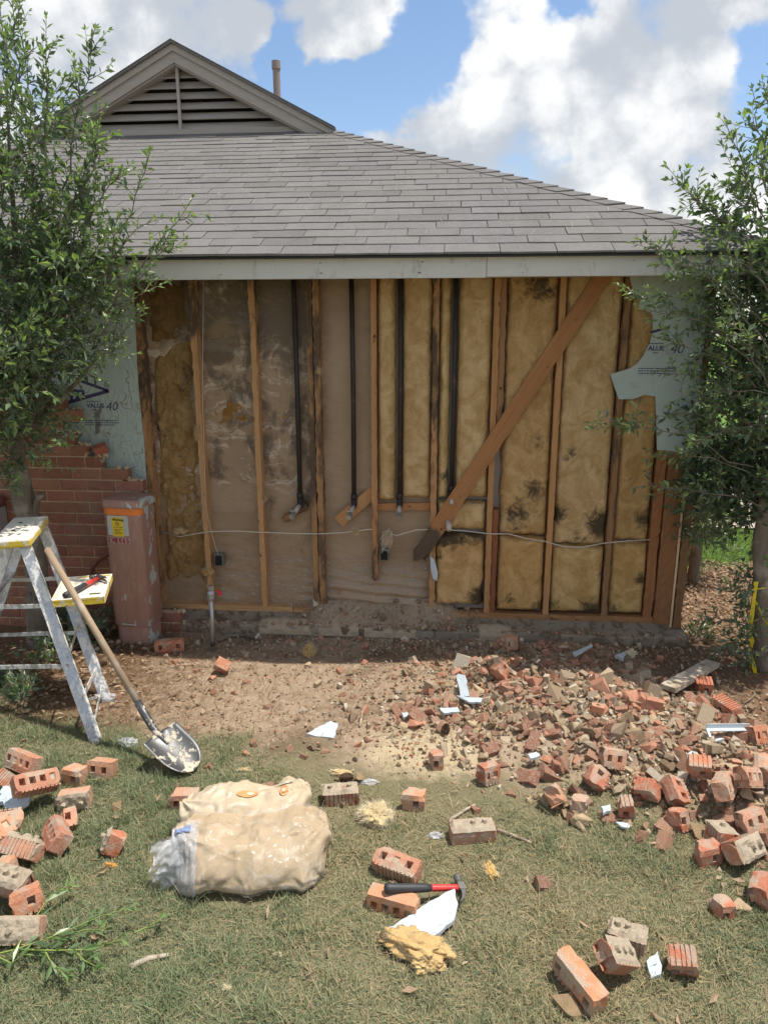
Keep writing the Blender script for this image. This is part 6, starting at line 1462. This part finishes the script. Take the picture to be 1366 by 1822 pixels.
def left_tree():
    b = at(66, 1122, -.42); b.z = gz(b.x, b.y)-.02
    t = thing('evergreen_shrub', 'tall glossy-leaved evergreen shrub in front of the brick wall at the left', 'shrub'); Y = -.5
    trunk([b, at(68, 1050, -.43), at(60, 965, -.45), at(42, 890, -.48), at(30, 820, -.55), at(40, 700, -.62)], [.085, .075, .075, .072, .05, .03], 'trunk', t, 12, 1)
    trunk([at(60, 925, -.46), at(66, 893, -.5), at(72, 880, -.52)], [.03, .022, .020], 'cut_stub', t, 8, 2); trunk([at(72, 1000, -.44), at(80, 972, -.43), at(78, 950, -.42), at(72, 915, -.43)], [.02, .025, .018, .008], 'bark_flap', t, 8, 3)
    for e in ((120, 560, -.7), (60, 300, -.7), (-40, 560, -.8), (170, 640, -.5), (10, 150, -.75), (110, 380, -.75)): trunk([at(40, 780, -.58), at((40+e[0])/2+5, (780+e[1])/2, (-.6+e[2])/2-.02), at(*e)], [.03, .018, .007], 'limb', t, 7, e[0])
    F = Foliage(11); px = lambda r, y: r*depth((0, y, 1.8))/FPX
    for (u, v, y, rx, rz, n) in ((60, 550, -.7, 85, 130, 270), (10, 420, -.75, 80, 120, 170), (20, 725, -.75, 40, 75, 120), (125, 430, -.7, 55, 65, 95), (-80, 560, -.8, 120, 270, 200), (20, 240, -.75, 45, 80, 60), (65, 190, -.75, 40, 50, 28), (80, 260, -.75, 45, 45, 32), (140, 520, -.6, 45, 60, 80), (20, 640, -1.0, 60, 80, 120), (-10, 800, -.7, 40, 40, 60)):
        c = at(u, v, y); F.blob(c, (px(rx, y), .30, px(rz, y)), n, L=.060, w=.024, spacing=.025)
    for (a, b_, sub) in (((60, 330, -.7), (32, -10, -.75), 12), ((85, 330, -.75), (82, 30, -.8), 8), ((110, 340, -.75), (168, 50, -.8), 14), ((120, 380, -.75), (198, 240, -.8), 10), ((20, 200, -.7), (0, 10, -.75), 10), ((45, 200, -.7), (20, -20, -.7), 10), ((150, 400, -.7), (215, 300, -.85), 8), ((130, 450, -.75), (178, 180, -.85), 9),
                    ((170, 520, -.7), (268, 268, -.9), 8), ((190, 560, -.7), (342, 352, -.95), 11), ((180, 560, -.7), (310, 425, -.95), 10), ((170, 600, -.7), (262, 510, -.8), 8), ((160, 640, -.7), (255, 560, -.8), 8), ((130, 640, -.7), (215, 630, -.7), 5), ((60, 760, -.8), (130, 775, -.85), 5), ((40, 780, -.85), (85, 830, -.95), 6), ((190, 500, -.7), (245, 395, -.8), 8), ((20, 600, -1.0), (45, 640, -1.15), 5), ((10, 640, -.9), (15, 720, -1.1), 6)):
        F.shoot(at(*a), at(*b_), sub, .0, .15, L=.046, w=.019, young=.5)
    F.build(t)
left_tree()
def right_tree():
    b = on(1356, 1190); t = thing('evergreen_shrub', 'loose-branched evergreen shrub at the right picture edge with yellow tape on its trunk', 'shrub')
    trunk([b-Vector((0, 0, .03)), at(1352, 1080, b.y), at(1356, 960, b.y+.01), at(1372, 800, b.y), at(1385, 500, b.y-.1)], [.065, .055, .05, .04, .02], 'trunk', t, 10, 5)
    for e in ((1300, 760, -.3), (1330, 480, -.4), (1400, 300, -.4), (1280, 620, -.3)): trunk([at(1362, 900, b.y), at((1362+e[0])/2+6, (900+e[1])/2, (b.y+e[2])/2), at(*e)], [.025, .014, .006], 'limb', t, 7, e[0])
    F = Foliage(23); px = lambda r, y: r*depth((4, y, 1.8))/FPX
    for (u, v, y, rx, rz, n, ln) in ((1330, 760, -.18, 75, 140, 400, (.12, .24)), (1345, 570, -.2, 65, 80, 200, (.12, .26)), (1395, 640, -.5, 80, 240, 220, (.12, .3)), (1300, 860, -.2, 80, 60, 220, (.1, .2)), (1243, 920, -.15, 32, 55, 70, (.08, .16)), (1330, 885, -.2, 60, 28, 60, (.06, .12)), (1366, 400, -.35, 55, 110, 130, (.12, .3)), (1430, 800, -.3, 100, 250, 220, (.12, .3))):
        F.blob(at(u, v, y), (px(rx, y), .24, px(rz, y)), n, length=ln, L=.064, w=.027, young=.08, spacing=.026)
    for (a, b_, sub) in (((1366, 640, -.6), (1142, 548, -.75), 12), ((1345, 690, -.6), (1165, 600, -.75), 10), ((1366, 580, -.6), (1125, 432, -.8), 13), ((1340, 830, -.5), (1052, 752, -.75), 13), ((1345, 650, -.6), (1120, 530, -.7), 10), ((1345, 850, -.5), (1150, 800, -.7), 8), ((1366, 490, -.6), (1190, 318, -.8), 12), ((1370, 400, -.6), (1282, 232, -.8), 9), ((1366, 350, -.6), (1338, 158, -.75), 9), ((1350, 900, -.5), (1130, 868, -.65), 9),
                    ((1345, 480, -.6), (1160, 470, -.7), 8), ((1366, 700, -.65), (1190, 720, -.75), 8), ((1366, 760, -.65), (1230, 790, -.8), 8), ((1380, 300, -.6), (1366, 150, -.75), 9), ((1366, 450, -.6), (1215, 370, -.7), 10), ((1380, 440, -.6), (1290, 330, -.7), 9), ((1366, 620, -.7), (1230, 480, -.8), 9), ((1366, 520, -.7), (1270, 420, -.8), 9), ((1366, 690, -.75), (1300, 560, -.85), 7), ((1340, 600, -.5), (1175, 520, -.65), 10), ((1340, 720, -.5), (1180, 660, -.65), 10), ((1345, 760, -.5), (1170, 740, -.6), 9), ((1345, 550, -.5), (1200, 490, -.6), 9)):
        F.shoot(at(*a), at(*b_), sub, .06, .14, L=.050, w=.020, young=.34)
    for (a, b_) in (((1352, 1040, -.4), (1318, 1030, -.4)), ((1352, 1060, -.42), (1285, 1050, -.4)), ((1350, 1120, -.42), (1262, 1100, -.4)), ((1350, 1130, -.42), (1290, 1150, -.45)), ((1352, 1090, -.42), (1305, 1070, -.4)), ((1352, 1170, -.45), (1290, 1125, -.45)), ((1360, 1150, -.5), (1330, 1180, -.55)), ((1350, 1140, -.45), (1320, 1100, -.5)), ((1366, 1180, -.5), (1366, 1100, -.55))):
        F.shoot(at(*a), at(*b_), 5, .02, .10, L=.052, w=.023, young=.05)
    F.build(t)
right_tree()
def small_tree():
    b = on(1232, 1038); t = thing('shrub_trunk', 'dark slim shrub behind the house corner in front of the sunlit lawn', 'shrub')
    trunk([b-Vector((0, 0, .03)), at(1240, 960, b.y), at(1246, 860, b.y)], [.05, .045, .04], 'trunk', t, 8, 8); trunk([b+Vector((-.08, .1, -.03)), at(1222, 960, b.y+.1), at(1215, 880, b.y+.1)], [.03, .028, .025], 'trunk', t, 8, 9)
    F = Foliage(31)
    for u, v, n in ((1240, 890, 60), (1262, 930, 40), (1228, 960, 26), (1282, 905, 30), (1270, 985, 16)): F.blob(at(u, v, b.y+.05), (.12, .15, .12), n, length=(.1, .2), L=.075, w=.016, young=.3, up=0)
    F.build(t)
small_tree()
def seedlings():
    for i, (u, v, n, h, lab) in enumerate([(108, 1130, 26, .26, 'leafy seedling growing behind the ladder braces'), (150, 1150, 34, .30, 'glossy leafy seedling between ladder and pedestal'), (85, 1180, 22, .2, 'low leafy seedling under the lower ladder brace'), (40, 1255, 22, .16, 'dark leafy sprig on the pine straw by the ladder'), (10, 1235, 22, .2, 'dark leafy sprig at the left edge below the ladder'), (178, 1135, 16, .2, 'leafy sprout beside the pedestal foot'), (1240, 1140, 18, .14, 'small weed at the foot of the right house corner')]):
        b = on(u, v); t = thing('seedling', lab, 'seedling', b, group='seedlings by the wall'); F = Foliage(60+i)
        for k in range(n): a = F.r.uniform(0, 6.28); F.spray((F.r.normal(0, .05), F.r.normal(0, .05), F.r.uniform(0, h*.5)), (math.cos(a)*.7, math.sin(a)*.7, .8), h*F.r.uniform(.35, .7), L=.058, w=.022, young=.1, spacing=.024, n=3)
        F.build(t, 'leaves', 'stems')
seedlings()
def cut_branch():
    F = Foliage(77); o0 = on(0, 1698, .03); t = thing('cut_branch', 'freshly cut green branch lying in the grass at the lower left', 'branch'); G_ = (.11, .20, .045)
    for px_, kw in (([(-20, 1702), (28, 1690), (90, 1668), (140, 1648), (180, 1630), (228, 1617)], {}), ([(28, 1690), (100, 1692), (160, 1690), (215, 1672)], {}), ([(28, 1690), (62, 1635), (85, 1600), (122, 1575)], {}), ([(100, 1672), (150, 1655), (185, 1655)], {}), ([(80, 1693), (95, 1722), (120, 1735)], {}), ([(240, 1660), (262, 1650), (286, 1636)], {}), ([(130, 1690), (150, 1710), (170, 1720)], {}), ([(-10, 1700), (20, 1715), (40, 1700)], {})):
        P = [on(u, v, .05+.01*i) for i, (u, v) in enumerate(px_)]; F.twig([tuple(p) for p in P], L=.062, w=.017, spacing=.020, thick=.0035, young=.6, start=.1, side=.5)
    F.K = [tuple(np.array(k)*.55+np.array((.10, .17, .045))*.6) for k in F.K]; o = F.build(t, 'leaves', 'stems')
    for c in t.children:
        if c.name.startswith('stems'): c.data.materials[0] = MATS['green_stem']
flat('green_stem', (.24, .30, .07), .5)
cut_branch()
def hedge():
    F = Foliage(91)
    for k in range(5):
        t = thing('far_shrub', ['nearest', 'second', 'third', 'fourth', 'fifth'][k]+' shrub from the house in the sunlit row beyond the driveway', 'shrub', group='far hedge'); F = Foliage(91+k); F.blob((4.2+k*1.1, 6.5+.3*(k % 2), .55), (.7, .5, .7), 160, length=(.15, .35), L=.10, w=.05, young=.5, spacing=.05); F.build(t)
hedge()
# yellow tape
def tape():
    t = thing('caution_tape', 'yellow plastic tape tied to the right-hand trunk with a trailing end', 'tape'); b = on(1356, 1190).y-.06
    def ribbon(pts, w, name):
        m = MB(); P = []; n = len(pts)
        for i, (u, v, y, a) in enumerate(pts): p = at(u, v, y); d = Vector((math.cos(a), -.3*math.sin(a), math.sin(a)*.4))*w; P.append([p-d, p+d])
        m.grid(P); m.build(name, 'tape_yellow', t, smooth=True)
    ribbon([(1345, 1035, b, .2), (1342, 1060, b-.01, .9), (1338, 1090, b-.02, .3), (1336, 1105, b-.02, .0), (1333, 1125, b, 1.2), (1338, 1140, b, .2), (1335, 1160, b, 1.3), (1342, 1190, b, .5), (1346, 1212, b-.02, 1.4)], .014, 'tail'); ribbon([(1338, 1062, b, 1.2), (1348, 1078, b-.02, 1.3), (1358, 1100, b-.03, 1.4), (1372, 1122, b-.05, 1.5), (1400, 1160, b-.1, 1.5)], .012, 'line'); ribbon([(1335, 1050, b, .1), (1362, 1046, b+.0, .1)], .02, 'knot')
tape()

# ------------------------------------------------------------------ grass, straw, leaf litter
def strips(name, mat, base, dirs, ln, wd, col, bend, label, cat, segs=3):
    n = len(base); d = dirs/np.linalg.norm(dirs, axis=1, keepdims=True); s = np.cross(d, [0, 0, 1.0]); bad = np.linalg.norm(s, axis=1) < 1e-3; s[bad] = [1, 0, 0]; s /= np.linalg.norm(s, axis=1, keepdims=True)
    V = []
    for k in range(segs+1):
        t = k/segs; p = base+d*(ln*t)[:, None]; p[:, 2] += -bend*ln*t*t; w = (wd*(1-t**1.5)*.5)[:, None]
        if k == segs: V.append(p)
        else: V += [p-s*w, p+s*w]
    v = np.stack(V, 1); m = v.shape[1]; o = (np.arange(n)*m)[:, None]; F = []
    for k in range(segs-1): F += [o+[[2*k, 2*k+1, 2*k+3]], o+[[2*k, 2*k+3, 2*k+2]]]
    F.append(o+[[2*segs-2, 2*segs-1, 2*segs]]); f = np.stack(F, 1).reshape(-1, 3)
    ob = link(name, npmesh(name, mat, v.reshape(-1, 3), f, np.repeat(col, m, 0))); return tag(ob, label, cat, None, 'stuff')
def grass():
    rs = np.random.RandomState(8); n = 760000; X = rs.uniform(-1.6, 5.2, n); Y = rs.uniform(-3.7, -1.0, n)
    edge = -1.36-.16*X+.55*fbm(X*1.3, Y*1.3, 41, 4)+.30*fbm(X*5, Y*5, 43, 3)
    cov = sst(edge-Y, -.10, .32); heap = np.exp(-((X-3.0)/.72)**4-((Y+1.2)/.58)**4)+np.exp(-((X-3.7)/.55)**4-((Y+1.7)/.42)**4)
    thin = .50+.50*sst(fbm(X*2.2, Y*2.2, 51, 4)+.5*fbm(X*7, Y*7, 53, 3), -.45, .25); sand = np.exp(-((X-2.06)/.42)**2-((Y+1.55)/.3)**2)
    keep = rs.rand(n) < cov*thin*(1-np.clip(heap, 0, 1)*.97)*(1-.85*np.clip(sand*1.2, 0, 1))
    d = np.stack([X-CAM[0], Y-CAM[1], np.full(n, -2.15)], 1); dz = d@FWD; U = PW/2+FPX*(d@RGT)/dz; Vv = PH/2-FPX*(d@UPV)/dz; keep &= ((U > -60) & (U < 1430) & (Vv < 1900)) | ((U > -700) & (U < 2100) & (Vv < 2050) & (rs.rand(n) < .55))
    for (u, v, ru, rv) in ((420, 1530, 160, 75), (705, 1600, 55, 18), (760, 1580, 80, 9), (755, 1640, 62, 38), (735, 1690, 60, 30), (1030, 1755, 40, 40), (310, 1345, 45, 30), (706, 1545, 50, 18), (838, 1478, 50, 18), (605, 1412, 38, 16)): keep &= ((U-u)/ru)**2+((Vv-v)/rv)**2 > 1
    X, Y = X[keep], Y[keep]; m = len(X); lush = fbm(X*1.1, Y*1.1, 61, 4); th = rs.uniform(0, 6.28, m); lean = rs.uniform(.15, 1.5, m)
    D = np.stack([np.cos(th)*lean, np.sin(th)*lean, np.ones(m)], 1); clump = sst(fbm(X*9, Y*9, 71, 3), -.25, .45); ln = rs.uniform(.020, .052, m)*(.75+.9*clump)*(1+.8*(rs.rand(m) > .93))*(1+.5*np.clip(lush, -.4, .6)); dry = rs.rand(m) < np.clip(.30-.7*lush, .08, .80)
    g = np.array([.130, .170, .085])+rs.rand(m, 1)*np.array([.17, .165, .095]); st = np.array([.32, .255, .14])+rs.rand(m, 1)*np.array([.22, .19, .12]); col = np.where(dry[:, None], st, g)
    B = np.stack([X, Y, G(X, Y)-.004], 1); strips('grass', 'grass', B, D, ln, rs.uniform(.0022, .0040, m), col, rs.uniform(.1, .7, m), 'patchy half-dry lawn grass across the foreground', 'grass', 2)
    n = 900; X = rs.uniform(-.6, 4.1, n); Y = rs.uniform(-3.4, -1.5, n); k = (rs.rand(n) < sst(-1.45-.16*X-Y, 0, .3)) & (np.exp(-((X-3.1)/.9)**4-((Y+1.4)/.6)**4) < .4); X, Y = X[k], Y[k]; m = len(X); th = rs.uniform(0, 6.28, m); le = rs.uniform(.1, 1.6, m)
    strips('grass_stalks', 'grass', np.stack([X, Y, G(X, Y)], 1), np.stack([np.cos(th)*le, np.sin(th)*le, np.ones(m)], 1), rs.uniform(.07, .16, m), rs.uniform(.0020, .0034, m), np.array([.34, .29, .16])+rs.rand(m, 1)*np.array([.14, .14, .10]), rs.uniform(.1, .6, m), 'long pale grass stalks standing out of the lawn', 'grass', 3)
    # dead thatch lying flat
    n = 22000; X = rs.uniform(-.7, 4.2, n); Y = rs.uniform(-3.5, -1.2, n); e = -1.30-.16*X+.4*fbm(X*1.3, Y*1.3, 41, 4); k = (rs.rand(n) < sst(e-Y, -.25, .2)) & (np.exp(-((X-3.1)/.9)**4-((Y+1.3)/.6)**4) < .4); X, Y = X[k], Y[k]; m = len(X); th = rs.uniform(0, 6.28, m); D = np.stack([np.cos(th), np.sin(th), rs.uniform(-.05, .25, m)], 1)
    strips('thatch', 'grass', np.stack([X, Y, G(X, Y)+rs.uniform(.0, .014, m)], 1), D, rs.uniform(.02, .06, m), rs.uniform(.0016, .003, m), np.array([.30, .235, .13])+rs.rand(m, 1)*np.array([.20, .17, .11]), rs.uniform(0, .1, m), 'dead straw-coloured thatch between the grass', 'thatch', 2)
    # far lawn
    n = 26000; X = rs.uniform(3.9, 7.5, n); Y = rs.uniform(1.7, 3.05, n); th = rs.uniform(0, 6.28, n); D = np.stack([np.cos(th)*.5, np.sin(th)*.5, np.ones(n)], 1)
    strips('far_grass', 'grass', np.stack([X, Y, G(X, Y)-.003], 1), D, rs.uniform(.03, .06, n), rs.uniform(.004, .007, n), np.array([.07, .135, .022])+rs.rand(n, 1)*np.array([.09, .11, .03]), rs.uniform(.1, .5, n), 'sunlit green lawn beyond the right-hand shrub', 'grass', 2)
grass()
def straw():
    rs = np.random.RandomState(9); n = 16000; X = np.concatenate([rs.normal(-.2, .5, n//2), rs.normal(3.9, .55, n//4), rs.uniform(.2, 3.6, n//4)]); Y = np.concatenate([rs.uniform(-1.45, -.2, n//2), rs.uniform(-1.3, .6, n//4), rs.uniform(-1.5, -.35, n//4)]); n = len(X)
    k = (X > -1.3) & (X < 5.4); X, Y = X[k], Y[k]; n = len(X); th = rs.uniform(0, 6.28, n); D = np.stack([np.cos(th), np.sin(th), rs.uniform(-.12, .18, n)], 1)
    strips('pine_straw', 'grass', np.stack([X, Y, G(X, Y)+rs.uniform(.002, .02, n)], 1), D, rs.uniform(.05, .15, n), rs.uniform(.0014, .0024, n), np.array([.13, .078, .042])+rs.rand(n, 1)*np.array([.20, .13, .075]), rs.uniform(0, .12, n), 'brown pine straw strewn under the shrubs and over the earth', 'pine straw', 3)
    n = 5200; X = np.concatenate([rs.uniform(3.75, 5.6, n-790), rs.normal(-.25, .4, 700), rs.uniform(-.2, 3.6, 90)]); Y = np.concatenate([rs.uniform(.0, 1.85, n-790), rs.uniform(-1.4, -.3, 700), rs.uniform(-3.1, -1.3, 90)]); th = rs.uniform(0, 6.28, n)
    v, f, c = leaf_arrays(np.stack([X, Y, G(X, Y)+rs.uniform(.004, .03, n)], 1), np.stack([np.cos(th), np.sin(th), rs.normal(0, .2, n)], 1), np.array([0, 0, 1.0])+rs.normal(0, .4, (n, 3)), rs.uniform(.03, .065, n), rs.uniform(.012, .026, n), np.array([.26, .17, .10])+rs.rand(n, 1)*np.array([.32, .26, .19]))
    tag(link('leaf_litter', npmesh('leaf_litter', 'grass', v, f, c)), 'fallen tan leaves on the ground under the shrubs', 'leaf litter', None, 'stuff')
straw()
def roof_needles():
    rs = np.random.RandomState(15); n = 420; s_ = rs.uniform(.1, 3.2, n); X = rs.uniform(-1.6, 3.9, n); k = X < XR-.15-s_/k_; s_, X = s_[k], X[k]; n = len(X); th = rs.normal(1.4, .9, n)
    B = np.stack([X, YE+s_/k_, ZE+s_*SL/k_+.012], 1); D = np.stack([np.cos(th), np.sin(th), np.sin(th)*SL+.02], 1)
    strips('roof_needles', 'grass', B, D, rs.uniform(.05, .14, n), rs.uniform(.002, .0035, n), np.array([.40, .34, .26])+rs.rand(n, 1)*.18, np.zeros(n), 'dry pine needles scattered on the roof shingles', 'pine needles', 2)
roof_needles()
scene.cycles.use_adaptive_sampling = True; scene.cycles.adaptive_threshold = .02
scene.cycles.max_bounces = 6; scene.cycles.diffuse_bounces = 4; scene.cycles.glossy_bounces = 2; scene.cycles.transmission_bounces = 2; scene.cycles.transparent_max_bounces = 6
